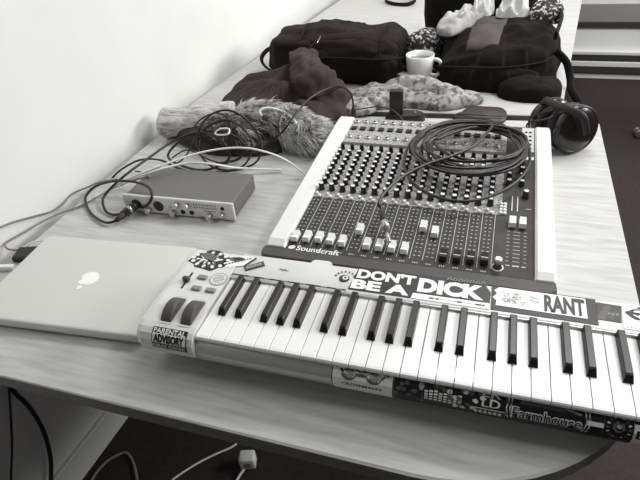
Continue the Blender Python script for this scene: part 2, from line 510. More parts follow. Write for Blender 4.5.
# white keys
mb = MB()
wk = []
W2 = PW - 0.0011
prof = [(0.1325, ZK), (0.006, ZK), (0.0016, ZK - 0.0007), (0.0, ZK - 0.003), (0.0, ZK - 0.007), (0.0012, ZK - 0.0085), (0.1325, ZK - 0.0085)]
vs = []
for u, ins in ((0, .0005), (0.0005, 0), (W2 - 0.0005, 0), (W2, .0005)):
    for v, z in prof: vs.append((u, v, z - (ins if z >= ZK - 0.001 else 0)))
n = len(prof); fs = []
for i in range(3):
    for k in range(n):
        k2 = (k + 1) % n; fs.append((i * n + k, i * n + k2, (i + 1) * n + k2, (i + 1) * n + k))
fs.append(list(range(n))); fs.append([3 * n + k for k in range(n)][::-1])
mb.add(vs, fs)
wk0 = fixn(mb.build('white_key', 'key_white', kb, loc=(0.00055, 0, 0)))
for i in range(1, NW): copy_part(wk0, kb, (i * PW + 0.00055, 0, 0))
# black keys
mb = MB(); wb = 0.0062; wt = 0.0044; zb = ZK - 0.004; zt = ZK + 0.0115
secs = [(0.0495, wb, zb, wb - .0004, ZK + 0.002), (0.0545, wb, zb, wt, zt - 0.0012), (0.0575, wb, zb, wt, zt), (0.132, wb, zb, wt, zt)]
vs = []
for v, a, z0, b, z1 in secs: vs += [(-a, v, z0), (a, v, z0), (b + .0004, v, z1 - .0012), (b - .0006, v, z1), (-b + .0006, v, z1), (-b - .0004, v, z1 - .0012)]
fs = []
for i in range(3):
    for k in range(6):
        k2 = (k + 1) % 6; fs.append((i * 6 + k, i * 6 + k2, i * 6 + 6 + k2, i * 6 + 6 + k))
fs += [[0, 1, 2, 3, 4, 5], [18 + k for k in range(6)][::-1]]
mb.add(vs, fs)
bk0 = fixn(mb.build('black_key', 'key_black', kb))
offs = {0: -0.0022, 1: 0.0022, 3: -0.0028, 4: 0, 5: 0.0028}
first = True
for i in range(NW - 1):
    if i % 7 in offs:
        x = (i + 1) * PW + offs[i % 7]
        if first: bk0.location = (x, 0, 0); first = False
        else: copy_part(bk0, kb, (x, 0, 0))
# wheels in recesses
def wheel(name, u, tilt):
    o = None
    mb = MB(); mb.lathe([(0.0305, -0.0092), (0.032, -0.0078), (0.032, 0.0078), (0.0305, 0.0092)], 40, axis='x', c=(0, 0, 0))
    o = mb.build(name, 'wheel', kb, loc=(u, 0.040, 0.0725))
    fr = MB().prism(rrect(u - 0.0110, 0.010, u + 0.0110, 0.070, 0.003), ZP + 0.0006, ZP + 0.0014)
    fixn(fr.build('wheel_surround', 'kb_bar', kb))
wheel('pitch_wheel', -0.0555, 10); wheel('modulation_wheel', -0.0215, 30)
# slider and buttons
sl = MB().box((-0.0695, 0.088, ZP + 0.001), (-0.0665, 0.128, ZP + 0.0018)).build('slider_slot', 'hole', kb)
MB().box((-0.074, 0.103, ZP + 0.001), (-0.062, 0.111, ZP + 0.010), bev=.0015).build('slider_cap', 'wheel', kb)
for u, v in ((-0.0445, 0.1195), (-0.042, 0.0925), (-0.0166, 0.0925)):
    MB().box((u - 0.0085, v - 0.005, ZP), (u + 0.0085, v + 0.005, ZP + 0.0045), bev=.0012).build('button', 'button_grey', kb)
# round mark
top = lambda h: (lambda u, v: (u, v, ZP + 0.001 + h))
mb = MB().lathe([(0.0155, 0), (0.0155, 0.0008)], 32, mi=0, c=(-0.0165, 0.1215, ZP + 0.001))
mb.lathe([(0.0135, 0), (0.0135, 0.0002)], 32, mi=1, c=(-0.0165, 0.1215, ZP + 0.0018))
for k in range(5): mb.box((-0.0275 + abs(k - 2) * .0025, 0.1135 + k * .004 - .0008, ZP + .0019), (-0.0055 - abs(k - 2) * .0025, 0.1135 + k * .004 + .0008, ZP + .0022), 0)
mb.build('round_sticker', ['st_grey', 'kb_silver'], kb)['label'] = 'round silver sticker with faint grey lettering'
# black and white dragon-like scale stickers at the rear left corner
def blob(cx, cy, rx, ry, ang=0, n=28, wob=0.12, seed=0):
    out = []
    for k in range(n):
        a = 2 * math.pi * k / n; q = 1 + wob * nz(math.cos(a) * 2 + seed, math.sin(a) * 2, seed)
        x, y = rx * q * math.cos(a), ry * q * math.sin(a)
        out.append((cx + x * math.cos(ang) - y * math.sin(ang), cy + x * math.sin(ang) + y * math.cos(ang)))
    return out
def flatp(mb, poly, h, mi): mb.prism(poly, ZP + 0.001, ZP + 0.001 + h, mi)
mb = MB(); flatp(mb, blob(-0.053, 0.166, 0.036, 0.026, 0.1, wob=.35, seed=2), 0.0006, 0)
for k in range(26):
    a = 2 * math.pi * k / 26
    x, y = -0.053 + 0.0325 * math.cos(a), 0.166 + 0.0185 * math.sin(a)
    if k % 2: flatp(mb, blob(x, y, 0.0042, 0.0034, a, 7, .3, k), 0.0010, 1)
for k in range(34):
    a = random.uniform(0, 6.28); r = random.uniform(.3, .75)
    flatp(mb, blob(-0.053 + 0.033 * r * math.cos(a), 0.166 + 0.019 * r * math.sin(a), 0.0034, 0.0022, a, 7, .5, k), 0.0009 + k * 1e-5, 1 if k % 3 else 2)
flatp(mb, blob(-0.058, 0.173, 0.017, 0.008, -.3, wob=.3, seed=4), 0.0014, 2)
mb.build('scaly_sticker', ['st_black', 'st_white', 'st_mid'], kb)['label'] = 'black and white scale patterned sticker'
mb = MB(); flatp(mb, [(-0.022, .150), (.012, .163), (.024, .186), (.010, .189), (-.02, .184), (-.028, .168)], 0.0006, 1)
flatp(mb, blob(-0.006, .176, .014, .006, .15, wob=.2, seed=9), .0012, 2)
flatp(mb, blob(-0.004, .1765, .009, .003, .15, wob=.2, seed=9), .0016, 0)
for k in range(9): flatp(mb, blob(-0.02 + k * .0045, .160 + k * .0028, .0020, .0014, .6, 7, .4, k), .0011, 0)
flatp(mb, [(.012, .163), (.0145, .163), (.0265, .186), (.024, .187)], .0010, 0)
mb.build('badge_sticker', ['st_black', 'st_white', 'st_mid'], kb)
mb = MB(); ca, sa = math.cos(.62), math.sin(.62)
rr = lambda x, y: (0.030 + x * ca - y * sa, .1655 + x * sa + y * ca)
flatp(mb, [rr(*p) for p in ((-.017, -.006), (.017, -.006), (.017, .006), (-.017, .006))], .0007, 0)
flatp(mb, [rr(*p) for p in ((-.0155, -.0045), (.0155, -.0045), (.0155, .0045), (-.0155, .0045))], .0010, 1)
for k in range(6): flatp(mb, [rr(-.012 + k * .0044 + a, b) for a, b in ((-.0014, -.003), (.0014, -.003), (.0014, .003), (-.0014, .003))], .0013, 2)
mb.build('tilted_sticker', ['st_black', 'st_mid', 'st_grey'], kb)
# dark printed strip along the panel and faint control legend
mb = MB().box((0.0, 0.1385, ZP), (0.196, 0.1413, ZP + .0005), 0)
for u in (0.035, 0.062, 0.093, 0.125, 0.16, 0.185): mb.box((u - .005, 0.139, ZP), (u + .005, .1408, ZP + .0008), 1)
mb.build('legend_strip', ['st_black', 'st_grey'], kb)
mb = MB()
for k in range(12):
    a = k * .5
    mb.tube([(0.075 + .0028 * k * .45, 0.166 + .002 * math.sin(k * 1.7), ZP + .0006), (0.077 + .0028 * k * .45, 0.168 + .002 * math.cos(k), ZP + .0006)], .0005, 5)
mb.build('scribble', 'st_grey', kb)
# little round emblem with arched lettering
mb = MB()
mb.lathe([(0.0085, 0), (0.0085, .0006)], 20, 0, (0.187, 0.166, ZP + .0003))
mb.lathe([(0.005, 0), (0.005, .0003)], 16, 1, (0.1885, 0.1675, ZP + .0009))
mb.lathe([(0.002, 0), (0.002, .0003)], 10, 0, (0.1885, 0.1675, ZP + .0012))
flatp(mb, blob(.183, .161, .005, .002, -.8, 10, .2, 1), .0006, 0)
for k in range(8):
    a = math.radians(165 - k * 22); x, y = 0.188 + .0165 * math.cos(a), .166 + .0165 * math.sin(a)
    flatp(mb, [(x + .0022 * math.cos(a + q), y + .0022 * math.sin(a + q)) for q in (.5, 2.6, 3.7, 5.8)], .0004, 0)
mb.build('round_emblem', ['st_black', 'kb_silver'], kb)
# DON'T BE A DICK
F = lambda h: (lambda u, v: (u, v, ZP + 0.0006 + h))
dd = MB()
dd.prism([(0.2045, 0.1965), (0.199, 0.1425), (0.2965, 0.1425), (0.3, 0.155), (0.302, 0.1965)], ZP, ZP + .0010, 0)
lettering(dd, "DON'T", 0.2055, 0.1705, 0.2995, 0.194, F(.0008), 1, .05)
lettering(dd, "BE A", 0.2015, 0.1455, 0.2935, 0.1675, F(.0008), 1, .05)
dd.build('slogan_sticker', ['st_black', 'st_white'], kb)['label'] = "black sticker with white letters reading DON'T BE A"
dk = MB()
dk.prism([(0.3025, 0.1985), (0.2990, 0.155), (0.413, 0.155), (0.4135, 0.178), (0.402, 0.1985)], ZP, ZP + .0013, 0)
lettering(dk, "DICK", 0.3045, 0.1575, 0.4035, 0.1905, F(.0011), 1, .06)
dk.prism([(0.2985, 0.1545), (0.2985, 0.1425), (0.4125, 0.1415), (0.4125, 0.1545)], ZP, ZP + .0010, 1)
for u, wd in ((0.325, .006), (0.335, .004), (.366, .007), (.393, .008), (.402, .004)): dk.box((u, .1465, ZP), (u + wd, .1495, ZP + .0013), 0)
dk.box((.330, .1478, ZP), (.4, .1484, ZP + .0012), 0)
dk.build('slogan_sticker', ['st_black', 'st_white'], kb)['label'] = 'black sticker with white letters reading DICK'
mb = MB()
for k in range(7):
    u = .347 + k * .0085
    mb.tube(crom([(u, .1945, ZP + .002), (u + .004, .1995, ZP + .002), (u + .0065, .196, ZP + .002), (u + .003, .1935, ZP + .002)], 4, True), .0006, 5, closed=True)
mb.build('outlined_letters', 'st_grey', kb)
# RANT
ra = MB()
ra.prism([(0.4145, 0.1945), (0.4145, 0.1425), (0.559, 0.1415), (0.559, 0.1945)], ZP, ZP + .0009, 0)
ra.prism([(0.425, 0.193), (0.418, 0.185), (0.4225, 0.178), (.416, .169), (.422, .163), (.421, .1525), (0.5455, 0.1505), (0.5455, 0.192)], ZP, ZP + .0014, 1)
lettering(ra, "RANT", 0.4885, 0.1535, 0.5435, 0.1895, F(.0011), 0, .045)
for k in range(46):
    u = random.uniform(.429, .480); v = random.uniform(.160, .184)
    a = random.uniform(0, 3.14); L = random.uniform(.002, .005)
    ra.tube(crom([(u - L * math.cos(a), v - L * math.sin(a), ZP + .0014), (u + L * .5 * math.sin(a), v, ZP + .0014), (u + L * math.cos(a), v + L * math.sin(a), ZP + .0014)], 3), .00055, 4, 2)
ra.build('band_sticker', ['st_black', 'st_white', 'st_grey'], kb)['label'] = 'white and black sticker with black letters reading RANT'
mb = MB()
mb.prism([(0.5597, .1885), (.559, .1535), (.589, .1530), (.5925, .1870)], ZP, ZP + .0010, 0)
for u in (.573, .578, .584): mb.box((u, .166, ZP), (u + .0025, .1685, ZP + .0013), 1)
mb.build('small_dark_sticker', ['st_dark', 'st_grey'], kb)
mb = MB()
mb.prism([(.5935, .1925), (.590, .1420), (.672, .1420), (.672, .1925)], ZP, ZP + .0009, 1)
for k, (x, y, a, b, an) in enumerate(((.612, .178, .016, .006, .25), (.632, .185, .018, .0045, -.2), (.606, .168, .009, .003, -.6), (.640, .170, .014, .006, .3), (.655, .16, .01, .008, 0))):
    flatp(mb, blob(x, y, a, b, an, 20, .5, k), .0006 + k * .0001, 0)
    flatp(mb, blob(x + .003, y + .001, a * .5, b * .4, an, 14, .4, k + 9), .0012, 1)
for k in range(14): mb.box((.594 + k * .0052, .1445, ZP), (.5965 + k * .0052, .1465, ZP + .0012), 2)
mb.build('picture_sticker', ['st_black', 'st_white', 'st_grey'], kb)
# PARENTAL ADVISORY on the rounded front of the end block
BS = BP[3:11]
bl_ = [0.0]
for i in range(1, len(BS)): bl_.append(bl_[-1] + math.hypot(BS[i][0] - BS[i - 1][0], BS[i][1] - BS[i - 1][1]))
def blk_pt(u, s, off=0.0):
    i = max(k for k in range(len(BS) - 1) if bl_[k] <= s); t = (s - bl_[i]) / (bl_[i + 1] - bl_[i])
    v = BS[i][0] + (BS[i + 1][0] - BS[i][0]) * t; z = BS[i][1] + (BS[i + 1][1] - BS[i][1]) * t
    dv = BS[i + 1][0] - BS[i][0]; dz = BS[i + 1][1] - BS[i][1]; L = math.hypot(dv, dz)
    return (u, v + off * dz / L, z - off * dv / L)
def blk_patch(mb, u0, u1, s0, s1, off, mi):
    ss = [s0] + [c for c in bl_ if s0 < c < s1] + [s1]; vs = []
    for s in ss: vs += [blk_pt(u0, s, off), blk_pt(u1, s, off)]
    mb.add(vs, [(2 * i, 2 * i + 1, 2 * i + 3, 2 * i + 2) for i in range(len(ss) - 1)], mi)
pa = MB(); s0, s1 = 0.0085, 0.0435
blk_patch(pa, -0.0695, -0.0105, s0, s1, .0006, 0)
blk_patch(pa, -0.068, -0.012, s0 + .0095, s1 - .0105, .0009, 1)
G = lambda sb: (lambda u, q: blk_pt(u, sb - q, .0012))
lettering(pa, 'PARENTAL', -0.067, 0, -0.013, .0075, G(s0 + .009), 1, .03)
lettering(pa, 'ADVISORY', -0.066, 0, -0.014, .0130, G(s1 - .0115), 0, .06)
lettering(pa, 'EXPLICIT CONTENT', -0.067, 0, -0.013, .0065, G(s1 - .0018), 1, .01)
pa.build('advisory_sticker', ['st_black', 'st_white'], kb)['label'] = 'black and white sticker reading PARENTAL ADVISORY'
# stickers wrapped on the front bar
fs1 = MB(); SB = 0.0005
bar_patch(fs1, .2115, .2985, SB, .060, .0005, 0); bar_patch(fs1, .2130, .2970, SB + .001, .058, .0008, 1)
def bar_poly(mb, poly, mi, off=.0012): mb.add([bar_pt(u, s, off) for u, s in poly], [list(range(len(poly)))], mi)
for k, (x, y, a, b, an) in enumerate(((.236, .024, .0105, .011, 0), (.271, .024, .0105, .011, 0))):
    bar_poly(fs1, blob(x, y, a, b, an, 22, .1, k), 2, .0011); bar_poly(fs1, blob(x + .001, y - .001, a * .62, b * .62, an, 16, .1, k), 3, .0013)
for k, (x, y, a, b, an) in enumerate(((.254, .012, .013, .0048, 0), (.232, .009, .013, .0035, .35), (.276, .009, .013, .0035, -.35), (.222, .010, .007, .0025, -.5), (.286, .012, .008, .0025, .5), (.2535, .022, .008, .003, 0), (.226, .018, .004, .002, 1), (.284, .02, .004, .002, -1))):
    bar_poly(fs1, blob(x, y, a, b, an, 16, .3, k), 2 if k % 3 else 0, .0014)
bar_poly(fs1, blob(.2535, .0125, .004, .0018, 0, 10), 1, .0017)
lettering(fs1, "CROSEMAN'S", .226, 0, .283, .0068, lambda u, q: bar_pt(u, .0475 - q, .0012), 0, .01)
fs1.build('label_sticker', ['st_black', 'st_white', 'st_mid', 'st_grey'], kb)['label'] = 'white wrapped sticker with two dark round shapes and a name'
fs2 = MB()
bar_patch(fs2, .2992, .337, SB, .060, .0005, 0)
for k in range(10): bar_poly(fs2, blob(random.uniform(.302, .334), random.uniform(.012, .05), .004, .003, k, 9, .4, k), 1, .0009)
bar_poly(fs2, blob(.3355, .02, .004, .008, 0, 10, .4), 2, .0011)
fs2.build('dark_bar_sticker', ['st_black', 'st_mid', 'st_grey'], kb)
fs3 = MB()
bar_patch(fs3, .3375, .443, SB, .060, .0005, 0)
for k in range(8):
    u = .340 + k * .0062; h = random.uniform(.016, .024)
    for q in range(4): bar_poly(fs3, [(u, .046 - h + q * h / 4), (u + .0046, .046 - h + q * h / 4), (u + .0046, .046 - h + q * h / 4 + h / 6), (u, .046 - h + q * h / 4 + h / 6)], 1, .0010)
for k in range(16): bar_poly(fs3, blob(.372 + .006 * k % .045, random.uniform(.012, .05), .0035, .004, k * .7, 9, .5, k), 1 if k % 2 else 2, .0011 + k * 1e-5)
for k in range(6): bar_poly(fs3, blob(.345 + .009 * k, random.uniform(.008, .02), .0055, .004, k * .7, 9, .5, k), 2, .0011)
lettering(fs3, 'ER', .413, 0, .436, .012, lambda u, q: bar_pt(u, .019 - q, .0014), 1, .02)
lettering(fs3, 'LD', .413, 0, .436, .015, lambda u, q: bar_pt(u, .036 - q, .0014), 1, .02)
bar_poly(fs3, [(.40, .040), (.442, .040), (.442, .0425), (.40, .0425)], 1, .0013)
for k in range(6): bar_poly(fs3, [(.404 + k * .006, .046), (.408 + k * .006, .045), (.409 + k * .006, .054), (.405 + k * .006, .054)], 1, .0013)
fs3.build('collage_sticker', ['st_black', 'st_white', 'st_mid'], kb)['label'] = 'black and white collage sticker on the front bar'
fs4 = MB()
bar_patch(fs4, .4435, .556, SB, .060, .0005, 0)
for u in (.4465, .4505, .5325, .5365):
    bar_poly(fs4, [(u + .004 * (1 if u > .5 else -1) * (1 - abs(q - 5) / 5.) ** .7, .008 + q * .0045) for q in range(11)] + [(u + .0016 + .004 * (1 if u > .5 else -1) * (1 - abs(q - 5) / 5.) ** .7, .008 + q * .0045) for q in range(10, -1, -1)], 1, .0010)
bar_poly(fs4, [(.463, .009), (.505, .009), (.512, .019), (.458, .019)], 2, .0009)
for k in range(5): bar_poly(fs4, blob(.512 + k * .004, .014 + k * .0012, .003, .002, .5, 8, .3, k), 3, .0010)
lettering(fs4, 'Farmhouse', .4495, 0, .5335, .0225, lambda u, q: bar_pt(u, .047 - q, .0012), 1, .06)
lettering(fs4, 'Farmhouse', .4515, 0, .5315, .0195, lambda u, q: bar_pt(u, .0455 - q, .0016), 0, .0)
bar_poly(fs4, [(.5375, .026), (.556, .026), (.556, .034), (.5375, .034)], 1, .0010)
fs4.build('name_sticker', ['st_black', 'st_white', 'st_mid', 'st_grey'], kb)['label'] = 'dark wrapped sticker with outlined lettering reading Farmhouse'
fs5 = MB()
bar_patch(fs5, .5565, .5885, SB, .060, .0005, 0)
for k in range(16):
    a = 2 * math.pi * k / 16; bar_poly(fs5, blob(.5725 + .0125 * math.cos(a), .030 + .019 * math.sin(a), .0022, .0016, a, 7, .2, k), 1 if k % 2 else 2, .0010)
bar_poly(fs5, blob(.5725, .029, .007, .009, 0, 14, .4), 2, .0010); bar_poly(fs5, blob(.573, .027, .003, .004, 0, 9, .4), 3, .0012)
fs5.build('round_bar_sticker', ['st_black', 'st_white', 'st_mid', 'st_grey'], kb)
fs6 = MB()
bar_patch(fs6, .589, .672, SB, .060, .0005, 0); bar_patch(fs6, .589, .609, .018, .060, .0007, 1)
lettering(fs6, 'EK', .592, 0, .617, .016, lambda u, q: bar_pt(u, .044 - q, .0012), 0, .02)
for a, b in ((.618, .628), (.628, .618)): bar_poly(fs6, [(a, .016), (a + .003, .016), (b + .003, .056), (b, .056)], 1, .0010 + a * .0001)
fs6.build('lettered_bar_sticker', ['st_black', 'st_white'], kb)

# ------------------------------------------------------------------ the mixing console
MXX, MXY = -0.3885, -0.762
mx = thing('mixing_console', 'sixteen channel audio mixer with white side cheeks behind the keyboard', 'mixer', (MXX, MXY, 0))
TILT = math.atan2(0.02, 0.555)
ct, st = math.cos(TILT), math.sin(TILT)
Z0 = 0.0494
def mp(x, y, h=0.0):
    """point on the console surface: world desk x, y, height h above the panel (console frame)"""
    v = (y - MXY) / ct
    return (x - MXX, v * ct - h * st, Z0 + v * st + h * ct)
def mbox(mb, x0, y0, x1, y1, h0, h1, mi=0):
    vs = [mp(x, y, h) for h in (h0, h1) for x, y in ((x0, y0), (x1, y0), (x1, y1), (x0, y1))]
    mb.add(vs, [(3, 2, 1, 0), (4, 5, 6, 7), (0, 1, 5, 4), (1, 2, 6, 5), (2, 3, 7, 6), (3, 0, 4, 7)], mi)
XL, XR = -0.612, -0.1735
YF, YK = -0.760, -0.200
mb = MB()
vs = []
for x in (XL - .002, XR + .002):
    for y, z in ((YF + .01, .006), (YK - .005, .006)): vs.append((x - MXX, y - MXY, z))
    for y in (YK - .005, YF + .01): vs.append(mp(x, y, -.001))
mb.add(vs, [(0, 1, 2, 3), (7, 6, 5, 4), (0, 4, 5, 1), (1, 5, 6, 2), (2, 6, 7, 3), (3, 7, 4, 0)])
fixn(mb.build('chassis', 'mx_dark', mx))
# cheeks
def cheek(x0, x1):
    top = .010
    prof = [(YF + .014, .004), (YF + .012, None, -.012), (YF + .016, None, top * .4), (YF + .03, None, top), (YK - .035, None, top), (YK - .012, None, top - .004), (YK, None, -.012), (YK, .004)]
    ring = []
    for x, ins in ((x0, .004), (x0 + .004, 0), (x1 - .004, 0), (x1, .004)):
        r = []
        for p in prof:
            if p[1] is not None: r.append((x - MXX, p[0] - MXY, p[1]))
            else:
                h = p[2]; r.append(mp(x, p[0], h - (ins if h > 0 else 0)))
        ring.append(r)
    n = len(prof); mb = MB()
    mb.add([q for r in ring for q in r], [(i * n + k, i * n + (k + 1) % n, (i + 1) * n + (k + 1) % n, (i + 1) * n + k) for i in range(3) for k in range(n)] + [list(range(n)), [3 * n + k for k in range(n)][::-1]])
    fixn(mb.build('side_cheek', 'mx_cheek', mx))
cheek(-0.6525, -0.6125); cheek(-0.1730, -0.1395)
# dark rounded front lip across the whole width
mb = MB(); poly = rrect(-0.657 - MXX, YF - .012 - MXY, -0.1375 - MXX, YF + .022 - MXY, .015, 6)
n = len(poly)
def sh(p, k): return (p[0] * (1 - k * .02), p[1] + (0.002 * k))
vs = [(x, y, .006) for x, y in poly] + [(x, y, Z0 - .006) for x, y in poly] + [(x * .992, y * .9 + .001, Z0 + .0015) for x, y in poly]
mb.add(vs, [list(range(n))[::-1], list(range(2 * n, 3 * n))] + [(i, (i + 1) % n, n + (i + 1) % n, n + i) for i in range(n)] + [(n + i, n + (i + 1) % n, 2 * n + (i + 1) % n, 2 * n + i) for i in range(n)])
fixn(mb.build('front_lip', 'mx_dark', mx))
mb = MB(); mbox(mb, XL, YF + .016, XR, -.572, 0, .0012); mb.build('fader_panel', 'mx_fader', mx)
mb = MB(); mbox(mb, XL, -.572, -.2335, -.335, 0, .0014); mb.build('control_panel', 'mx_light', mx)
mb = MB(); mbox(mb, XL, -.347, XR, -.335, 0, .0022); mb.build('divider_band', 'mx_dark', mx)
mb = MB(); mbox(mb, XL, -.335, -.2335, YK - .008, 0, .0014); mb.build('socket_panel', 'mx_light', mx)
mb = MB(); mbox(mb, -.2335, -.572, XR, YK - .008, 0, .0013); mb.build('master_panel', 'mx_fader', mx)
mb = MB(); mbox(mb, -.201, -.325, XR - .001, YK - .012, .0013, .0022); mb.build('meter_panel', 'mx_line', mx)
CH = [-0.6025 + 0.02315 * i for i in range(16)]
# brand
mb = MB()
fp = lambda u, v: mp(u, v, .0016)
lettering(mb, 'Soundcraft', -.5915, -.7475, -.5085, -.7335, fp, 0, .02)
mb.prism(blob(-.601, -.7405, .007, .005, .5, 16, .3, 3), 0, 1, 0, lambda x, y, z: mp(x, y, .0013 + .0004 * z))
mb.build('brand_lettering', 'mx_white', mx)
# channel separators, scales, slots, caps
cap_y = [-.714, -.711, -.709, -.711, -.712, -.671, -.711, -.711, -.710, -.711, -.640, -.654, -.717, -.716, -.715, -.713]
def capmesh(name, mats):
    mb = MB()
    a, b = .0068, .0120
    secs = [(-b, .005), (-b + .001, .0125), (-.002, .0098), (.002, .0098), (b - .001, .0125), (b, .005)]
    vs = []
    for y, h in secs: vs += [(-a, y, .002), (a, y, .002), (a * .86, y, h), (-a * .86, y, h)]
    fs = []
    for i in range(5):
        for k in range(4): fs.append((i * 4 + k, i * 4 + (k + 1) % 4, i * 4 + 4 + (k + 1) % 4, i * 4 + 4 + k))
    fs += [[0, 1, 2, 3], [23, 22, 21, 20]]
    mb.add(vs, fs)
    mb.add([(-a * .87, -.0006, .0101), (a * .87, -.0006, .0101), (a * .87, .0006, .0101), (-a * .87, .0006, .0101)], [(0, 1, 2, 3)], 1)
    return mb.mesh(name, mats)
capw = capmesh('fader_cap', ['mx_white', 'mx_line']); capd = capmesh('fader_cap', ['mx_knob', 'mx_white'])
me_sc = None
for i, x in enumerate(CH):
    mb = MB(); mbox(mb, x + .0113, YF + .030, x + .0122, -.574, .0012, .0017); mb.build('channel_line', 'mx_line', mx)
    if i == 0:
        mb = MB()
        for k in range(13):
            y = -.148 / 13 * k + .062
            L = .0042 if k % 3 == 0 else .003
            for s in (-1, 1):
                a, b = sorted((s * .0022, s * (.0022 + L)))
                mb.box((a, y - .0008, 0), (b, y + .0008, .0004))
        for q in (-.0035, 0, .0035): mb.box((q - .0009, -.0955, 0), (q + .0009, -.093, .0005))
        me_sc = mb.mesh('fader_scale', 'mx_line')
        me_sl = MB().box((-.0010, -.088, -.001), (.0010, .064, .0004)).mesh('fader_slot', 'mx_slot')
    obj('fader_scale', me_sc, mx, mp(x, -.645, .0013), (TILT, 0, 0))
    obj('fader_slot', me_sl, mx, mp(x, -.645, .0012), (TILT, 0, 0))
    obj('fader_cap', capw if i < 12 else capd, mx, mp(x, cap_y[i], .0012), (TILT, 0, 0))
for x in (-.2125, -.1945):
    mb = MB(); mbox(mb, x - .001, -.708, x + .001, -.572, .0012, .0017); mb.build('fader_slot', 'mx_slot', mx)
    obj('fader_cap', capw, mx, mp(x, -.598, .0012), (TILT, 0, 0))
mb = MB()
for k in range(9):
    y = -.620 - k * .0105
    for a, b in ((-.2205, -.2155), (-.2095, -.1975), (-.1915, -.1865)): mbox(mb, a, y - .0005, b, y + .0005, .0012, .0016)
mbox(mb, -.220, -.7165, -.213, -.7145, .0012, .0016); mbox(mb, -.209, -.717, -.198, -.714, .0012, .0016); mbox(mb, -.194, -.7165, -.187, -.7145, .0012, .0016)
mbox(mb, -.189, -.545, -.179, -.5435, .0012, .0016)
mb.build('master_scale', 'mx_line', mx)['kind'] = 'stuff'
# knobs
def knobmesh(r, h, name, mats=('mx_knob', 'mx_white')):
    mb = MB(); mb.lathe([(r * 1.12, 0), (r * 1.1, .002), (r, .003), (r * .9, h - .001), (r * .8, h)], 14, 0)
    mb.lathe([(r * .74, h), (r * .70, h + .0008)], 12, 1)
    mb.box((-.0006, r * .2, h + .0006), (.0006, r * .72, h + .0011), 0)
    return mb.mesh(name, list(mats))
kn = knobmesh(.0056, .0125, 'knob'); kg = knobmesh(.0050, .014, 'knob', ('mx_knob', 'mx_knob')); kp = knobmesh(.0062, .016, 'knob')
rows = [-.394 - .0205 * k for k in range(7)]
for i, x in enumerate(CH):
    obj('knob', kg, mx, mp(x, -.368, .0015), (TILT, 0, random.uniform(-.5, .5)))
    for k, y in enumerate(rows): obj('knob', kn, mx, mp(x, y, .0015), (TILT, 0, random.uniform(-.6, .6)))
    obj('knob', kp, mx, mp(x, -.5425, .0015), (TILT, 0, random.uniform(-.3, .3)))
# push buttons under the knobs
btn = MB().lathe([(.0036, 0), (.0034, .0045), (.0024, .0055)], 10).mesh('push_button', 'mx_white')
for i, x in enumerate(CH):
    obj('push_button', btn, mx, mp(x - .004, -.5615, .0012), (TILT, 0, 0))
    obj('push_button', btn, mx, mp(x + .004, -.570, .0012), (TILT, 0, 0))
# sockets
mb = MB(); mb.lathe([(.0075, 0), (.0075, .002), (.0058, .0042)], 12, 0); mb.lathe([(.0032, .0042), (.0030, .0046)], 10, 1)
sk = mb.mesh('jack_socket', ['nut', 'hole'])
mb = MB().box((-.0075, -.0085, 0), (.0075, .0085, .0035), 0, bev=.0012); mb.box((-.0052, -.006, .003), (.0052, .006, .0038), 1)
sx = mb.mesh('combo_socket', ['mx_knob', 'hole'])
for i, x in enumerate(CH):
    obj('jack_socket', sk, mx, mp(x, -.228, .0012), (TILT, 0, 0))
    obj('combo_socket', sx, mx, mp(x + .001, -.265, .0012), (TILT, 0, 0))
    obj('jack_socket', sk, mx, mp(x, -.308, .0012), (TILT, 0, 0))
# master section knobs, switches, meter dots, headphone knob
for k in range(4):
    for x in (-.2235, -.1985): obj('knob', kn, mx, mp(x, -.385 - k * .026, .0015), (TILT, 0, random.uniform(-.5, .5)))
obj('knob', kp, mx, mp(-.1905, -.505, .0015), (TILT, 0, 0))
for k in range(4):
    for x in (-.2345, -.2275): obj('push_button', btn, mx, mp(x, -.538 - k * .010, .0012), (TILT, 0, 0))
dot = MB().lathe([(.0032, 0), (.0028, .002)], 10).mesh('meter_lamp', 'mx_knob')
for k in range(5):
    for x in (-.192, -.183): obj('meter_lamp', dot, mx, mp(x, -.235 - k * .019, .002), (TILT, 0, 0))
mb = MB(); mbox(mb, -.1915, -.362, -.1755, -.350, .0013, .004); mb.build('rocker_switch', 'mx_white', mx)
mb = MB(); mbox(mb, -.2155, -.555, -.2135, -.505, .0013, .002); mbox(mb, -.2055, -.555, -.2035, -.505, .0013, .002); mb.build('legend_line', 'mx_line', mx)
mb = MB().lathe([(.0085, 0), (.008, .002), (.006, .003), (.006, .012), (.005, .013)], 18, 0); mb.lathe([(.0072, .013), (.0068, .020), (.005, .0215)], 18, 1)
mb.build('headphone_knob', ['mx_knob', 'nut'], mx, mp(-.233, -.7245, .0012), (TILT, 0, 0))
mb = MB().lathe([(.0105, 0), (.0105, .0012), (.0075, .0015)], 18, 0); mb.build('knob_ring', 'mx_line', mx, mp(-.233, -.7245, .0012), (TILT, 0, 0))

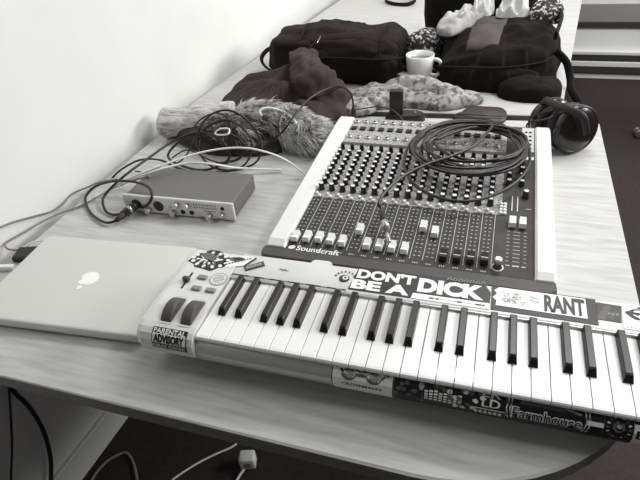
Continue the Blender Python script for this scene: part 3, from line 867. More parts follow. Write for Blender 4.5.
# ------------------------------------------------------------------ the laptop
lp = thing('laptop', 'closed silver laptop with a white fruit logo left of the keyboard', 'laptop', (-0.968, -0.8805, 0), 0.078)
LW, LD = 0.352, 0.243
def slab(poly, zs):
    """rounded slab from rings (inset, z)"""
    mb = MB(); n = len(poly); hw, hd = LW / 2, LD / 2; vs = []
    for ins, z in zs: vs += [(x * (1 - ins / hw), y * (1 - ins / hd), z) for x, y in poly]
    fs = [list(range(n))[::-1], [(len(zs) - 1) * n + i for i in range(n)]]
    for j in range(len(zs) - 1): fs += [(j * n + i, j * n + (i + 1) % n, (j + 1) * n + (i + 1) % n, (j + 1) * n + i) for i in range(n)]
    mb.add(vs, fs); return mb
po = rrect(-LW / 2, -LD / 2, LW / 2, LD / 2, .012, 6)
fixn(slab(po, [(.012, .0015), (.003, .003), (.0006, .007), (0, .010), (0, .0155), (.0005, .016)]).build('base_case', 'alu', lp))
fixn(slab(po, [(.0015, .016), (.0015, .0168)]).build('gasket', 'rubber', lp))
fixn(slab(po, [(.0002, .0168), (0, .0185), (.0008, .0222), (.003, .0236), (.007, .024)]).build('lid', 'alu', lp))
MB().box((-.030, -LD / 2 - .0006, .0105), (.030, -LD / 2 + .002, .0163), bev=.001).build('thumb_notch', 'mx_cheek', lp)
for x in (-.15, .15):
    for y in (-.095, .095): MB().lathe([(.008, 0), (.008, .002)], 12, c=(x, y, 0)).build('rubber_foot', 'rubber', lp)
# logo: apple outline with bite and leaf, its top towards the opening edge
def logo():
    mb = MB(); body = []
    N = 64
    for k in range(N):
        a = 2 * math.pi * k / N + math.pi / 2
        x, y = math.cos(a), math.sin(a)
        r = 1.0 + .05 * abs(x) ** 2 - .16 * math.exp(-((a - math.pi / 2 - (0 if a < math.pi * 1.5 else 2 * math.pi)) / .28) ** 2) - .07 * math.exp(-((a - math.pi * 1.5) / .22) ** 2)
        px, py = x * r * .0185 * (1.0 - .08 * (y < 0) * (-y)), y * r * .0195 - .002
        d = math.hypot(px - .0225, py - .002)
        if d < .0095:
            k2 = .0095 / d; px = .0225 + (px - .0225) * k2; py = .002 + (py - .002) * k2
        body.append((px, py))
    leaf = [(.001 + .0115 * t * .55 + s * .0042 * math.sin(math.pi * t), .0185 + .0115 * t - s * .0022 * math.sin(math.pi * t)) for s, seq in ((1, range(9)), (-1, range(8, -1, -1))) for t in [q / 8 for q in seq]]
    for pl in (body, leaf):
        mb.prism([(-x, -y) for x, y in pl], .0239, .0244)
    return fixn(mb.build('logo', 'logo_white', lp))
logo()['label'] = 'white bitten fruit logo on the lid'

# ------------------------------------------------------------------ the audio interface
ai = thing('audio_interface', 'grey metal audio interface box with silver front panel behind the laptop', 'audio interface', (-0.920, -0.620, 0), 0.03)
IW, IDp, IH = .272, .132, .044
MB().box((-IW / 2 + .004, .003, .004), (IW / 2 - .002, IDp, IH), bev=.002).build('case', 'if_body', ai)
MB().box((-IW / 2 - .002, -.003, .003), (IW / 2 + .002, .004, IH + .003), bev=.0015).build('front_panel', 'if_face', ai)
for x in (-.11, .11):
    for y in (.02, .11): MB().lathe([(.008, 0), (.008, .0045)], 12, c=(x, y, 0)).build('rubber_foot', 'rubber', ai)
def fknob(x, z, r, L, m_='nut', name='knob'):
    MB().lathe([(r, 0), (r, L * .6), (r * .85, L)], 16, axis='y', c=(0, 0, 0)).build(name, m_, ai, loc=(x, -.003, z), rot=(0, 0, math.pi))
for x in (-.105, -.048):
    MB().lathe([(.0125, 0), (.0125, .0015), (.0105, .002)], 24, axis='y').build('combo_socket', 'rubber', ai, loc=(x, -.003, .024), rot=(0, 0, math.pi))
    MB().lathe([(.0045, 0), (.0045, .0008)], 16, axis='y').build('socket_hole', 'hole', ai, loc=(x, -.0050, .024), rot=(0, 0, math.pi))
fknob(-.075, .013, .0065, .013); fknob(-.012, .013, .0065, .013); fknob(.001, .033, .0065, .013); fknob(.027, .033, .0065, .013); fknob(.078, .013, .0065, .013); fknob(.110, .019, .005, .012)
for x, z in ((.012, .0145), (.034, .0145)): MB().lathe([(.0055, 0), (.0055, .002)], 16, axis='y').build('jack_socket', 'hole', ai, loc=(x, -.003, z), rot=(0, 0, math.pi))
MB().lathe([(.0042, 0), (.0042, .002)], 14, axis='y').build('phones_socket', 'hole', ai, loc=(.112, -.003, .033), rot=(0, 0, math.pi))
mb = MB()
for k in range(9):
    for r in range(2): mb.box((.042 + k * .0065, -.0036, .029 + r * .007), (.0455 + k * .0065, -.003, .032 + r * .007))
mb.build('meter_lamps', 'st_mid', ai)
mb = MB()
for x, z, L in ((-.12, .006, .02), (-.03, .006, .012), (.05, .006, .014), (.065, .022, .03), (-.02, .024, .01), (.095, .006, .02)): mb.box((x, -.0034, z), (x + L, -.003, z + .0014))
mb.build('printed_legend', 'st_mid', ai)

# ------------------------------------------------------------------ cables and plugs
def cable(name, label, pts, r, mt, n=9, closed=False, sm=10):
    o = MB().tube(crom(pts, sm, closed), r, n, closed=closed).build(name, mt, loc=(0, 0, T))
    return setp(o, label, 'cable')
def plug_xlr(parent, a, b):
    """cable plug from a (cable side) to b (socket side)"""
    a, b = Vector(a), Vector(b); d = (b - a)
    MB().tube([a, a + d * .1, a + d * .42], [.0042, .0062, .0072], 14).build('plug_boot', 'rubber', parent)
    MB().tube([a + d * .42, a + d * .46, a + d * .88, a + d], [.0074, .0095, .0095, .0088], 18).build('plug_shell', 'cable_dark', parent)
    MB().tube([a + d * .60, a + d * .72], [.0101, .0101], 18).build('plug_ring', 'plug_metal', parent)

# microphone cables from the interface
def tthing(name, label): return thing(name, label, 'cable', (0, 0, 0))
c1 = tthing('microphone_cable', 'black cable making one round loop in front of the interface')
tail = at(115.5, 221, .010); tip = Vector((-1.0235, -.625, .024))
plug_xlr(c1, tail, tip)
loop = [tail, at(106, 222.5, .008), at(95, 217, .006), at(87, 207, .006), at(86, 196, .012), at(96, 186, .03), at(115, 181, .055), at(135, 182, .062), at(148, 187, .060), at(152, 195, .050), at(149, 203, .034), at(144, 207, .022), at(140, 207, .018)]
MB().tube(crom(loop, 10), .0031, 9).build('cord', 'cable_black', c1)
c2 = tthing('microphone_cable', 'black microphone cable rising from the interface front towards the tangle')
tail = at(121, 214, .010)
plug_xlr(c2, tail, Vector((-1.0325, -.640, .018)))
loop = [tail, at(112, 214.5, .006), at(105, 210, .008), at(103, 199, .02), at(112, 187, .035), at(128, 173, .05), at(150, 157, .06), at(172, 142, .07), at(195, 133, .08), at(212, 135, .08), at(226, 146, .06), at(228, 160, .02), at(205, 170, .008), at(180, 165, .008), at(168, 155, .02), at(185, 138, .06), at(215, 131, .085), at(240, 140, .06), at(240, 158, .015), at(215, 164, .012)]
MB().tube(crom(loop, 10), .0031, 9).build('cord', 'cable_black', c2)
cable('looped_cable', 'black cable standing in tall loops over the fur coat',
      [at(112, 178, .0), at(122, 169, .015), at(140, 160, .03), at(160, 160, .04), at(178, 168, .02), at(200, 172, .006), at(230, 171, .006), at(255, 163, .015), at(262, 145, .05), at(252, 125, .09), at(232, 111, .12), at(212, 114, .12), at(199, 130, .09), at(199, 152, .04), at(215, 168, .008), at(240, 168, .006), at(252, 150, .04), at(245, 130, .085), at(226, 120, .1), at(206, 128, .09), at(196, 146, .05)], .0026, 'cable_black')
cable('thin_cable', 'thin black cable coiled behind the interface',
      [at(135, 171, .01), at(150, 172, .008), at(178, 163, .02), at(192, 145, .05), at(196, 124, .09), at(215, 113, .11), at(230, 122, .09), at(229, 150, .03), at(228, 163, .01), at(210, 160, .02), at(188, 150, .04), at(172, 158, .02)], .0019, 'cable_dark')
c3 = tthing('jack_cable', 'black cable arching over the fur coat into the back of the mixer')
MB().tube(crom([at(266, 146, .03), at(272, 141, .045), at(284, 130, .08), at(297, 112, .11), at(312, 97, .12), at(330, 88, .125), at(342, 87, .125), at(351, 94, .115), at(353.5, 108, .082)], 10), .0026, 9).build('cord', 'cable_black', c3)
pt = at(353.5, 107, .085)
MB().lathe([(.0045, 0), (.0068, -.008), (.0068, -.030), (.0075, -.032), (.0075, -.036)], 14, c=tuple(pt)).build('plug', 'rubber', c3)
MB().lathe([(.0078, -.036), (.0078, -.042)], 14, c=tuple(pt)).build('plug_ring', 'plug_metal', c3)
cable('power_lead', 'dark thin lead bowing from the upright black block over the back of the mixer',
      [at(356, 110, .06), at(366, 108, .07), at(380, 107, .075), at(394, 111, .07), at(405, 122, .066)], .0016, 'cable_dark')
cable('white_cable', 'white cable arching from the wall over the interface to the mixer',
      [at(66, 219, -.05), at(74, 211, -.01), at(82, 205, .003), at(102, 193, .010), at(130, 178, .045), at(160, 166, .065), at(195, 154, .075), at(225, 148.5, .08), at(250, 148.5, .08), at(275, 155, .06), at(292, 164, .035), at(306, 176, .008), at(309, 181, .003)], .0024, 'cable_white')
cable('white_cable', 'short white cable lying along the back of the interface',
      [at(118, 187, .02), at(140, 176, .048), at(165, 168, .055), at(190, 163, .055), at(215, 164.5, .05), at(238, 168, .02), at(282, 170, .006)], .0028, 'cable_white')
cable('grey_cable', 'grey cable climbing the wall behind the laptop',
      [on_wall(-10, 231), on_wall(3, 226), on_wall(15, 221.5), on_wall(35, 216), on_wall(52, 211), on_wall(63, 203), on_wall(72, 194), at(88, 187, .006), at(100, 182, .012), at(118, 179, .02)], .0022, 'cable_grey')
cable('grey_cable', 'grey cable lying along the wall side of the desk behind the laptop',
      [at(18, 250, .004), at(8, 249, .006), at(5, 244, .004), at(12, 239, .004), at(25, 232, .004), at(40, 223, .004), at(58, 214, .004), at(80, 206, .004), at(102, 194, .006), at(122, 184, .012), at(150, 176, .05)], .0022, 'cable_grey')
# plugs on the laptop's left side
us = thing('cable_adapter', 'black block beside the laptop with a thin white lead', 'adapter', (-1.172, -.823, 0), .3)
MB().box((-.026, -.02, 0), (.03, .02, .014), bev=.003).build('case', 'rubber', us)
MB().tube(crom([(-.02, .015, .010), (0, .030, .016), (.028, .036, .014), (.042, .034, .012)], 8), .0016, 8).build('lead', 'cable_white', us)
MB().box((.038, .029, .008), (.052, .038, .015), bev=.001).build('connector', 'cable_white', us)
wp = thing('power_plug', 'white laptop power connector lying beside the black block', 'plug', (-1.183, -.868, 0), .25)
MB().box((-.025, -.006, 0), (.012, .006, .011), bev=.002).build('connector', 'cable_white', wp)
MB().tube(crom([(-.024, 0, .006), (-.06, .004, .003), (-.075, 0.0, .003)], 8), .002, 8).build('lead', 'cable_white', wp)

# coil of cable on the mixer
cc = tthing('instrument_cable', 'black instrument cable coiled on the mixer with its jack plug on the faders')
P = []
p0 = at(389.5, 243, .074); p1 = at(382.5, 214, .088)
path = [p1, p1 + (p1 - p0) * .25, at(379, 203, .098), at(386, 191, .102), at(402, 177, .105), at(425, 165, .108), at(452, 156, .112), at(472, 147, .116), at(486, 134, .12)]
loops = [  # centre px, radii px, height
    (470, 147, 56, 25, .108), (466, 148, 58, 28, .100), (474, 143, 50, 19, .104), (479, 150, 44, 22, .096), (470, 152, 58, 26, .094),
    (473, 146, 54, 24, .100), (480, 140, 47, 15, .110), (482, 147, 40, 19, .104), (467, 146, 60, 24, .096), (470, 151, 50, 22, .100)]
ang = -1.2
for k, (cx_, cy_, a_, b_, h_) in enumerate(loops):
    nx = loops[min(k + 1, len(loops) - 1)]
    for q in range(10):
        t = q / 10; th = ang - 2 * math.pi * t
        cxx = cx_ + (nx[0] - cx_) * t; cyy = cy_ + (nx[1] - cy_) * t; aa = a_ + (nx[2] - a_) * t; bb = b_ + (nx[3] - b_) * t
        path.append(at(cxx + aa * math.cos(th), cyy + bb * math.sin(th), h_ + (nx[4] - h_) * t + .003 * math.sin(3 * th + k)))
# the wide slack loop hanging over the faders
for px, py, h in ((500, 124, .10), (450, 121, .1), (415, 138, .095), (404, 162, .09), (414, 184, .086), (440, 198, .084), (470, 201, .083), (500, 192, .084), (522, 176, .086), (530, 158, .09), (524, 136, .095), (505, 127, .098), (470, 128, .11), (435, 140, .11)):
    path.append(at(px, py, h))
MB().tube(crom(path, 7), .0033, 9).build('cord', 'cable_dark', cc)
d = (p0 - p1)
MB().tube([p1 - d * .02, p1 + d * .08, p1 + d * .5], [.0045, .0065, .0072], 14).build('plug_sleeve', 'rubber', cc)
MB().tube([p1 + d * .28, p1 + d * .52], [.0077, .0077], 14).build('plug_barrel', 'nut', cc)
MB().tube([p1 + d * .5, p1 + d * .9, p1 + d * .93, p1 + d * .97, p1 + d], [.0040, .0040, .0032, .0040, .001], 12).build('plug_tip', 'plug_metal', cc)

# ------------------------------------------------------------------ headphones
hp = thing('headphones', 'black over-ear headphones standing behind the right end of the mixer', 'headphones', (-.104, -.160, 0), 0)
def cup(name, c, nrm, r, th):
    n_ = Vector(nrm).normalized(); q = Vector((0, 0, 1)).rotation_difference(n_).to_matrix().to_4x4(); q.translation = Vector(c)
    mb = MB(); prof = [(r * .55, -th * .5), (r * .8, -th * .42), (r * .97, -th * .2), (r, 0), (r * .98, th * .12), (r * .90, th * .2), (r * .62, th * .30), (r * .3, th * .36)]
    mb.lathe(prof, 32); mb.v = [tuple(q @ Vector(p)) for p in mb.v]; o = mb.build(name, 'hp_shell', hp)
    mb = MB(); ring = [q @ Vector((r * .76 * math.cos(a), r * .76 * math.sin(a), -th * .62)) for a in [2 * math.pi * k / 32 for k in range(32)]]
    mb.tube(ring, r * .24, 10, closed=True).build('ear_cushion', 'hp_pad', hp)
    mb = MB(); ring = [q @ Vector((r * .93 * math.cos(a), r * .93 * math.sin(a), th * .16)) for a in [2 * math.pi * k / 32 for k in range(32)]]
    mb.tube(ring, r * .05, 8, closed=True).build('cup_trim', 'cable_dark', hp)
cup('ear_cup', (.024, -.018, .060), (.55, -.80, .15), .058, .046)
cup('ear_cup', (-.030, .062, .052), (-.42, .85, .1), .052, .042)
mb = MB(); band = crom([(.046, -.046, .062), (.030, -.050, .104), (.002, -.036, .115), (-.028, -.004, .112), (-.052, .040, .104), (-.056, .082, .055)], 8)
mb.tube(band, .009, 10, flat=.45).build('headband', 'hp_pad', hp)
mb = MB(); MB().tube(crom([(-.03, -.02, .09), (-.055, -.03, .083), (-.078, -.028, .078), (-.086, -.015, .060), (-.075, .02, .03)], 8), .0022, 8).build('cord', 'cable_black', hp)
MB().tube(crom([(-.035, -.01, .10), (-.065, -.012, .088), (-.082, .0, .07), (-.07, .03, .01)], 8), .0022, 8).build('cord', 'cable_black', hp)

# ------------------------------------------------------------------ fur-trimmed coat on the desk
ct_ = thing('fur_coat', 'dark coat with knitted cuff and shaggy grey fur trim behind the interface', 'coat', (0, 0, 0))
mb = heap([(-1.11, -.285), (-1.00, -.335), (-.90, -.335), (-.80, -.30), (-.74, -.22), (-.80, -.14), (-.95, -.10), (-1.08, -.14), (-1.14, -.21)], .055, .03, 11, seed=3.1, e=.6)
mb.build('coat_body', 'coat', ct_)
# knitted cuff: ribbed tube
mb = MB(); N = 40; path = crom([(-1.172, -.245, .040), (-1.10, -.235, .044), (-1.03, -.215, .052), (-.97, -.20, .052)], 8); nr = 44
for pi_, p in enumerate(path):
    pass
vs = []
for i_, p in enumerate(path):
    t = (path[min(i_ + 1, len(path) - 1)] - path[max(i_ - 1, 0)]).normalized(); a = t.cross(Vector((0, 0, 1))).normalized(); b = a.cross(t)
    for k in range(nr):
        q = 2 * math.pi * k / nr; rr_ = .040 * (1 + .05 * (k % 2) + .12 * nz(i_ * .3, math.cos(q) * 1.5, math.sin(q) * 1.5))
        vv = p + a * math.cos(q) * rr_ * 1.15 + b * math.sin(q) * rr_ * .95
        if vv.z < .002: vv.z = .002
        vs.append(vv)
fs = [(i_ * nr + k, i_ * nr + (k + 1) % nr, (i_ + 1) * nr + (k + 1) % nr, (i_ + 1) * nr + k) for i_ in range(len(path) - 1) for k in range(nr)]
fs += [list(range(nr))[::-1], [(len(path) - 1) * nr + k for k in range(nr)]]
mb.add(vs, fs, 0, True)
fixn(mb.build('knitted_cuff', 'knit', ct_))
def fur(base_pts, radius, name, count, dark, seed):
    """fur roll: a soft tube with strands"""
    rnd = random.Random(seed)
    path = crom(base_pts, 10)
    mb = MB(); rs = [radius * (.75 + .35 * math.sin(math.pi * i / (len(path) - 1)) + .12 * nz(i * .4, seed)) for i in range(len(path))]
    mb.tube(path, rs, 14)
    mb.v = [(x, y, max(z, .002)) for x, y, z in mb.v]
    root = mb.build(name, 'fur_base', ct_)
    mb = MB()
    for k in range(count):
        i = rnd.randrange(1, len(path) - 1); p = path[i]; t = (path[i + 1] - path[i - 1]).normalized()
        a = t.cross(Vector((0, 0, 1))).normalized(); b = a.cross(t); q = rnd.uniform(0, math.pi * 2)
        nrm = a * math.cos(q) + b * math.sin(q)
        s = p + nrm * rs[i] * .93 + t * rnd.uniform(-.006, .006)
        if s.z < .004: continue
        clump = Vector((nz(s.x * 30, s.y * 30, 1 + seed), nz(s.x * 30, s.y * 30, 5 + seed), nz(s.x * 30, s.y * 30, 9) * .6))
        L = rnd.uniform(.018, .042); d_ = (nrm * .38 + t * .8 * dark[2] + clump * 1.3 + Vector((rnd.uniform(-.3, .3), rnd.uniform(-.3, .3), rnd.uniform(-.25, .15)))).normalized()
        e1 = s + d_ * L * .55; e2 = s + d_ * L + Vector((0, 0, -L * .25)); e2.z = max(e2.z, .002)
        w_ = d_.cross(Vector((rnd.uniform(-1, 1), rnd.uniform(-1, 1), rnd.uniform(-1, 1)))).normalized() * rnd.uniform(.0005, .0009)
        mi = 0 if clump.x + rnd.uniform(-.35, .35) > dark[0] else (1 if rnd.random() > dark[1] else 2)
        mb.add([s - w_, s + w_, e1 + w_ * .8, e1 - w_ * .8, e2], [(0, 1, 2, 3), (3, 2, 4)], mi)
    o = mb.build('fur_strands', ['fur_light', 'fur_mid', 'fur_dark'], root); o['kind'] = 'stuff'
fur([(-.94, -.235, .055), (-.88, -.225, .060), (-.82, -.225, .052), (-.76, -.25, .045), (-.72, -.265, .034), (-.695, -.235, .022)], .046, 'fur_trim', 12000, (-.22, .25, 1), 1)
fur([(-1.02, -.275, .040), (-.96, -.285, .045), (-.90, -.28, .044), (-.86, -.27, .03)], .040, 'fur_trim', 3000, (.35, .75, 1), 2)
MB().tube(crom([at(262, 116, .09), at(260, 111, .1), at(268, 108, .105), at(282, 111, .10), at(292, 118, .09), at(297, 124, .085)], 8), .0032, 8).build('drawstring', 'cable_white', ct_)
MB().tube(crom([at(215, 133, .085), at(220, 129, .095), at(229, 129, .095), at(228, 134, .09), at(219, 135, .085)], 6, True), .0022, 8, closed=True).build('drawstring_eyelet', 'cable_white', ct_)

# ------------------------------------------------------------------ hooded sweatshirt across both desks
hd = thing('hooded_sweatshirt', 'dark brown hooded sweatshirt bunched in front of the black backpack', 'sweatshirt', (0, 0, 0))
mb = heap([(-1.06, -.10), (-1.01, -.150), (-.90, -.15), (-.78, -.165), (-.69, -.115), (-.665, -.03), (-.70, .06), (-.78, .11), (-.90, .12), (-1.02, .06), (-1.065, 0.0)], .055, .060, 8.0, (0.8, 2.2), .35, 1.3, .5, 40, 180,
          bumps=((-.98, -.02, .10, .025), (-.83, .04, .11, .040), (-.74, -.05, .08, .0)), sharp=.35)
mb.build('sweatshirt_body', 'hoodie', hd)
# the hood: folded wedge leaning on the backpack
def drape(P, nu, nv, amp, fs_, seed, th, name, mt, parent):
    """cloth sheet through a grid of control points with folds and thickness"""
    R_ = [crom(r, nu) for r in P]; cols = list(zip(*R_)); G_ = [crom(c, nv) for c in cols]
    A, B = len(G_), len(G_[0]); vs = []
    nr_ = []
    for i in range(A):
        for j in range(B):
            a = G_[min(i + 1, A - 1)][j] - G_[max(i - 1, 0)][j]; b = G_[i][min(j + 1, B - 1)] - G_[i][max(j - 1, 0)]
            n_ = a.cross(b); n_ = n_.normalized() if n_.length > 1e-9 else Vector((0, 0, 1))
            p = G_[i][j]; p = p + n_ * amp * (nz(p.x * fs_ + seed, p.y * fs_, p.z * fs_) + .4 * nz(p.x * fs_ * 2.5, p.y * fs_ * 2.5, p.z * fs_ * 2.5 + seed))
            vs.append(p); nr_.append(n_)
    n0 = len(vs); V2 = vs + [p - n_ * th for p, n_ in zip(vs, nr_)]
    fs = []
    for i in range(A - 1):
        for j in range(B - 1):
            q = (i * B + j, (i + 1) * B + j, (i + 1) * B + j + 1, i * B + j + 1); fs.append(q); fs.append(tuple(n0 + k for k in q[::-1]))
    rim = [i * B for i in range(A)] + [(A - 1) * B + j for j in range(1, B)] + [i * B + B - 1 for i in range(A - 2, -1, -1)] + [j for j in range(B - 2, 0, -1)]
    for a, b in zip(rim, rim[1:] + rim[:1]): fs.append((a, b, n0 + b, n0 + a))
    mb = MB().add(V2, fs, 0, True)
    return fixn(mb.build(name, mt, parent))
drape([[at(290, 57, .145), at(300, 52, .150), at(312, 51, .150), at(316, 58, .140)],
       [at(291, 66, .135), at(303, 64, .145), at(317, 67, .138), at(324, 72, .125)],
       [at(294, 78, .115), at(308, 80, .122), at(326, 78, .118), at(336, 82, .105)],
       [at(300, 93, .080), at(315, 97, .080), at(332, 93, .085), at(342, 87, .090)]], 10, 10, .020, 20, 2.0, .010, 'hood', 'hoodie', hd)

# ------------------------------------------------------------------ patterned scarf
sc = thing('patterned_scarf', 'pale paisley patterned scarf bunched behind the mixer', 'scarf', (0, 0, Z2))
mb = heap([(-.70, .045), (-.66, -.02), (-.58, -.01), (-.50, .01), (-.42, .0), (-.35, .035), (-.31, .075), (-.345, .125), (-.43, .165), (-.52, .18), (-.60, .17), (-.68, .13)], .030, .030, 9, (1, 2.2), -.25, 6.2, .6, 30, 150, bumps=((-.50, .12, .06, .020), (-.37, .08, .06, .012)), sharp=.4)
mb.build('scarf_cloth', 'scarf', sc)
mb = heap([(-.735, .0), (-.70, -.045), (-.655, -.06), (-.615, -.045), (-.60, -.01), (-.64, .03), (-.70, .045)], .020, .022, 15, seed=4.4, e=.6, NR=18, NT=70, sharp=.3)
mb.build('scarf_end', 'scarf', sc)

# ------------------------------------------------------------------ black adapter standing behind the mixer
ad = thing('upright_device', 'black upright block on a rounded base behind the mixer', 'device', (-.527, -.052, 0), .1)
mb = MB(); mb.prism(blob(.018, .0, .056, .026, 0, 28, .05, 1), 0, .016); mb.prism([(x * .93 + .001, y * .9) for x, y in blob(.018, .0, .056, .026, 0, 28, .05, 1)], .016, .021)
fixn(mb.build('base', 'rubber', ad))
MB().box((-.026, -.010, .016), (.012, .012, .088), bev=.003, seg=2).build('upright_block', 'rubber', ad)
MB().box((-.020, -.0108, .05), (.006, -.0095, .08), bev=.0004).build('front_grille', 'cable_dark', ad)
MB().lathe([(.0035, 0), (.003, .004)], 10, c=(.045, 0, .0205)).build('button', 'cable_grey', ad)
# leather pouch
po_ = thing('leather_pouch', 'flat dark brown leather pouch beside the scarf', 'pouch', (0, 0, 0))
mb = heap([(-.375, -.03), (-.30, -.045), (-.245, -.04), (-.235, .02), (-.26, .045), (-.33, .045), (-.36, .01)], .018, .008, 14, seed=8, e=.5, NR=14, NT=70)
mb.build('pouch_body', 'leather', po_)
MB().tube(crom([(-.37, -.025, .014), (-.30, -.038, .020), (-.245, -.03, .017)], 8), .0014, 6).build('zip_seam', 'st_black', po_)

# ------------------------------------------------------------------ mug
mg = thing('mug', 'white china mug with a handle between the two bags', 'mug', (-.512, .225, Z2), -.15)
mg.scale = (1.1, 1.1, 1.06)
prof = [(.026, 0), (.030, .002), (.034, .02), (.0385, .05), (.0405, .082), (.0385, .083), (.0365, .050), (.032, .02), (.026, .008)]
mb = MB().lathe(prof, 32); mb.build('cup_body', 'china', mg)
MB().lathe([(.0355, .058), (.0375, .066)], 28).build('tea', 'tea', mg)
MB().tube(crom([(.037, 0, .070), (.052, 0, .070), (.063, 0, .058), (.062, 0, .036), (.050, 0, .024), (.035, 0, .024)], 8), .0055, 10).build('handle', 'china', mg)

# ------------------------------------------------------------------ backpack on its side at the wall
bp = thing('backpack', 'black backpack lying on its side by the wall with a webbing loop', 'backpack', (0, 0, Z2), 0)
sellip((-.797, .30, .070), (.222, .125, .074), (.42, .48), .030, 8, 1.0, 90, 44, flat=.001).build('main_compartment', 'bag_dark', bp)
sellip((-.728, .235, .055), (.148, .080, .052), (.45, .5), .024, 10, 4.0, 80, 36, flat=.001).build('front_pocket', 'bag_black', bp)
sellip((-.735, .285, .115), (.165, .090, .030), (.6, .5), .020, 10, 9.0, 80, 30).build('flap', 'bag_dark', bp)
MB().tube(crom([at(309, 52, .135), at(314, 46, .14), at(320, 38, .142)], 6), .0035, 6, flat=.4).build('piping', 'webbing', bp)
MB().tube([at(317, 46, .152), at(321, 39, .153)], .0018, 6).build('strap_highlight', 'plug_metal', bp)  # bright highlight on the strap, modelled as a thin metal sliver
ring = [at(280, 55, .07), at(271, 51, .072), at(264, 56, .06), at(262, 63, .045), at(267, 70, .03), at(275, 73, .025), at(282, 70, .03)]
MB().tube(crom(ring, 8), .0075, 8, flat=.45).build('webbing_loop', 'webbing', bp)
for k in range(2):
    MB().tube(crom([(-.90 + k * .27, .168, .02), (-.90 + k * .27, .175, .09), (-.90 + k * .27, .22, .138), (-.90 + k * .27, .30, .150)], 8), .010, 8, flat=.3).build('compression_strap', 'webbing', bp)
MB().tube(crom([(-.86, .175, .085), (-.75, .152, .095), (-.62, .158, .09), (-.56, .20, .085)], 8), .0025, 6).build('zip', 'webbing', bp)

# ------------------------------------------------------------------ open black bag at the right of the far desk
b2 = thing('open_backpack', 'open black backpack stuffed with cloths on the right of the far desk', 'backpack', (0, 0, Z2))
heap([(-.455, .25), (-.43, .20), (-.36, .175), (-.26, .165), (-.17, .185), (-.115, .24), (-.095, .33), (-.11, .43), (-.18, .50), (-.29, .51), (-.40, .49), (-.455, .38)], .140, .030, 9, (1, 1.8), .2, 2.2, .42, 40, 160, bumps=((-.15, .36, .09, .026), (-.43, .25, .06, -.03)), sharp=.25).build('main_compartment', 'bag_black', b2)
heap([(-.445, .205), (-.36, .165), (-.26, .150), (-.18, .165), (-.15, .21), (-.20, .26), (-.33, .27), (-.42, .25)], .085, .018, 12, (1, 2), .1, 5.0, .45, 24, 110, sharp=.3).build('front_pocket', 'bag_black', b2)
heap([(-.268, .145), (-.245, .105), (-.19, .088), (-.13, .095), (-.095, .13), (-.095, .175), (-.15, .185), (-.22, .18)], .055, .010, 14, (1, 2), .1, 6.0, .45, 22, 90, sharp=.3).build('side_pouch', 'bag_black', b2)
# brown fabric panel on the lid
from mathutils.bvhtree import BVHTree
bag_me = [o for o in b2.children if o.name.startswith('main_compartment')][0].data
bvh = BVHTree.FromPolygons([v.co for v in bag_me.vertices], [list(p.vertices) for p in bag_me.polygons])
q0, q1, q2, q3 = at(466, 45, .13), at(498, 45, .13), at(509, 18, .15), at(477, 18, .15)
vs = []; NP = 14
for h in (.004, -.002):
    for j in range(NP + 1):
        for i in range(NP + 1):
            a_ = q0.lerp(q1, i / NP).lerp(q3.lerp(q2, i / NP), j / NP)
            hit = bvh.ray_cast(Vector((a_.x, a_.y, 1)), Vector((0, 0, -1)))[0]
            vs.append((a_.x, a_.y, (hit.z if hit else .1) + h))
W_ = NP + 1; O_ = W_ * W_
fs = [(j * W_ + i, j * W_ + i + 1, (j + 1) * W_ + i + 1, (j + 1) * W_ + i) for j in range(NP) for i in range(NP)]
rim = [i for i in range(W_)] + [j * W_ + NP for j in range(1, W_)] + [NP * W_ + i for i in range(NP - 1, -1, -1)] + [j * W_ for j in range(NP - 1, 0, -1)]
fs += [(b, a, O_ + a, O_ + b) for a, b in zip(rim, rim[1:] + rim[:1])]
MB().add(vs, fs, 0, True).build('lid_panel', 'bag_panel', b2)
MB().tube(crom([(-.13, .20, .155), (-.115, .30, .172), (-.115, .38, .172), (-.13, .45, .16)], 8), .014, 8, flat=.4).build('shoulder_strap', 'webbing', b2)
MB().tube(crom([(-.46, .20, .06), (-.36, .155, .075), (-.25, .155, .078), (-.15, .19, .085), (-.115, .26, .09)], 8), .003, 6).build('zip', 'webbing', b2)
MB().tube(crom([(-.118, .24, .10), (-.085, .235, .07), (-.068, .215, .03), (-.062, .19, .006), (-.040, .165, -.02), (-.030, .15, -.055)], 8), .011, 8, flat=.35).build('loose_strap', 'webbing', b2)
MB().box((-.047, .140, -.075), (-.014, .160, -.045), bev=.004).build('strap_buckle', 'cable_dark', b2)
# things in and on the bag
def cloth(name, label, cat, out, H, amp, fs_, seed, mt, z0, sharp=.3, group=None, facet=False):
    mb = heap(out, H, amp, fs_, seed=seed, e=.6, NR=9 if facet else 18, NT=34 if facet else 80, sharp=sharp, z0=0)
    if facet: mb.sm = [False] * len(mb.sm)
    o = mb.build(name, mt, loc=(0, 0, T + z0 + Z2))
    return setp(o, label, cat, group)
cloth('pale_cloth', 'pale crumpled cloth hanging over the left of the open backpack', 'cloth', [(-.475, .31), (-.43, .27), (-.39, .33), (-.36, .39), (-.33, .46), (-.37, .48), (-.42, .43), (-.46, .38)], .030, .048, 20, 2.5, 'pale_cloth', .128, .5)
cloth('paper_tissue', 'white crumpled paper tissue on top of the open backpack', 'tissue', [(-.30, .41), (-.25, .40), (-.205, .42), (-.20, .47), (-.24, .50), (-.29, .49)], .050, .085, 46, 3.3, 'paper', .150, .0, facet=True)
cloth('paper_tissue', 'smaller white crumpled tissue beside the pale cloth on the open backpack', 'tissue', [(-.375, .45), (-.34, .43), (-.315, .45), (-.31, .48), (-.34, .50), (-.37, .49)], .045, .075, 50, 5.3, 'paper', .145, .0, facet=True)
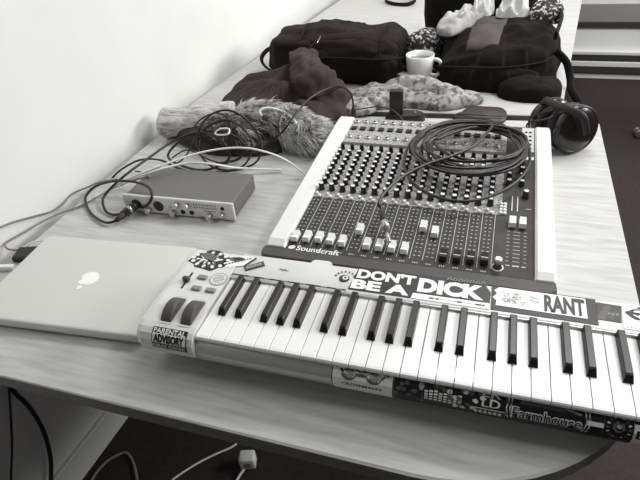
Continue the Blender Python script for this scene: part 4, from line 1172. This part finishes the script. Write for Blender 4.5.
cloth('spotted_scarf', 'black and white spotted scarf tucked into the right of the open backpack', 'scarf', [(-.20, .40), (-.155, .35), (-.11, .36), (-.10, .42), (-.125, .47), (-.18, .48)], .045, .02, 22, 7.7, 'speckle', .145)
cloth('speckled_pouch', 'black pouch with white floral speckles behind the mug', 'pouch', [(-.585, .33), (-.54, .295), (-.475, .30), (-.445, .35), (-.46, .41), (-.52, .43), (-.575, .40)], .125, .012, 12, 1.7, 'speckle', .0, 0)
dark = thing('dark_bag', 'plain dark soft bag behind the open backpack', 'bag', (0, 0, Z2))
sellip((-.36, .62, .12), (.19, .10, .125), (.4, .45), .016, 7, 11, 48, 24, flat=.001).build('bag_body', 'bag_black', dark)
MB().tube(crom([(-.44, .54, .20), (-.40, .52, .25), (-.34, .52, .25), (-.30, .54, .20)], 8), .007, 8, flat=.5).build('carry_handle', 'webbing', dark)
# black strap loop far back on the desk
setp(MB().tube(crom([at(386, 3, .012), at(396, 6, .008), at(408, 6, .01), at(415, 2, .02), at(410, -3, .02), at(398, -4, .014), at(389, -2, .012)], 8, True), .009, 8, closed=True, flat=.5).build('strap_loop', 'webbing', loc=(0, 0, T + Z2)),
     'black strap loop lying at the back of the far desk', 'strap')

# ------------------------------------------------------------------ under the desk: cables and plug
cable('hanging_cable', 'black cable hanging under the near desk by the wall', [on_wall(8, 384, .02), on_wall(16, 394, .02), on_wall(30, 408, .02), on_wall(43, 430, .02), on_wall(50, 455, .02), on_wall(51, 478, .02), on_wall(49, 500, .03)], .0055, 'cable_black')
cable('hanging_cable', 'thin black cable hanging beside the thicker one under the near desk', [on_wall(9, 390, .02), on_wall(11, 420, .02), on_wall(12, 450, .02), on_wall(11, 475, .02), on_wall(11, 500, .02)], .0028, 'cable_black')
fl = lambda u, v, h=.004: at(u, v, -T + h)
cable('floor_cable', 'grey cable looping on the floor under the near desk', [fl(88, 500), fl(92, 480), fl(104, 464), fl(116, 456), fl(126, 453), fl(133, 462), fl(137, 480), fl(138, 500)], .004, 'cable_grey')
cable('floor_cable', 'thin white cable lying on the floor near the white plug', [fl(172, 480), fl(185, 471), fl(200, 462), fl(216, 454), fl(232, 447), fl(240, 440)], .003, 'cable_white')
wpk = thing('wall_plug', 'white plug on the dark floor under the near desk', 'plug', tuple(at(249, 464, -T)), .3)
MB().box((-.022, -.018, 0), (.022, .018, .045), bev=.005, seg=2).build('plug_body', 'cable_white', wpk)
MB().box((-.010, -.0195, .012), (.010, -.0175, .032), bev=.002).build('plug_face', 'trim_grey', wpk)
MB().tube(crom([(-.01, -.022, .012), (-.03, -.06, .006), (-.035, -.13, .005), (-.03, -.2, .005)], 8), .004, 8).build('lead', 'cable_white', wpk)

# ------------------------------------------------------------------ swivel chair on the floor to the right (only a castor shows)
chb = at(637, 137, -T)
sw = thing('swivel_chair', 'black swivel chair whose castor shows on the dark floor', 'chair', (chb.x + .285, chb.y + .06, -T), 0)
a0 = math.atan2(-.06, -.285)
for k in range(5):
    a = a0 + k * 2 * math.pi / 5; c_, s_ = math.cos(a), math.sin(a)
    MB().tube([(.03 * c_, .03 * s_, .10), (.15 * c_, .15 * s_, .095), (.29 * c_, .29 * s_, .075)], [.024, .02, .015], 10).build('base_arm', 'rubber', sw)
    cb = MB()
    for s2 in (-1, 1):
        cx_, cy_ = .29 * c_ - s2 * .014 * s_, .29 * s_ + s2 * .014 * c_
        w_ = MB().lathe([(.018, -.009), (.025, -.006), (.025, .006), (.018, .009)], 18, axis='y')
        R3 = Matrix.Rotation(a, 4, 'Z'); R3.translation = Vector((cx_, cy_, .025))
        w_.v = [tuple(R3 @ Vector(p)) for p in w_.v]; cb.add(w_.v, w_.f, 0, True)
    cb.build('castor', 'alu_dark', sw)
MB().lathe([(.025, .08), (.025, .28), (.016, .28), (.016, .42)], 16).build('column', 'steel_dark', sw)
sellip((0, 0, .455), (.23, .23, .035), (.4, .6), 0, mb=None).build('seat', 'bag_dark', sw)
sellip((.24, .06, .78), (.035, .20, .20), (.5, .5), 0).build('backrest', 'bag_dark', sw)
MB().tube(crom([(.05, .01, .43), (.2, .05, .43), (.28, .065, .5), (.275, .065, .66)], 6), .014, 8).build('backrest_support', 'steel_dark', sw)
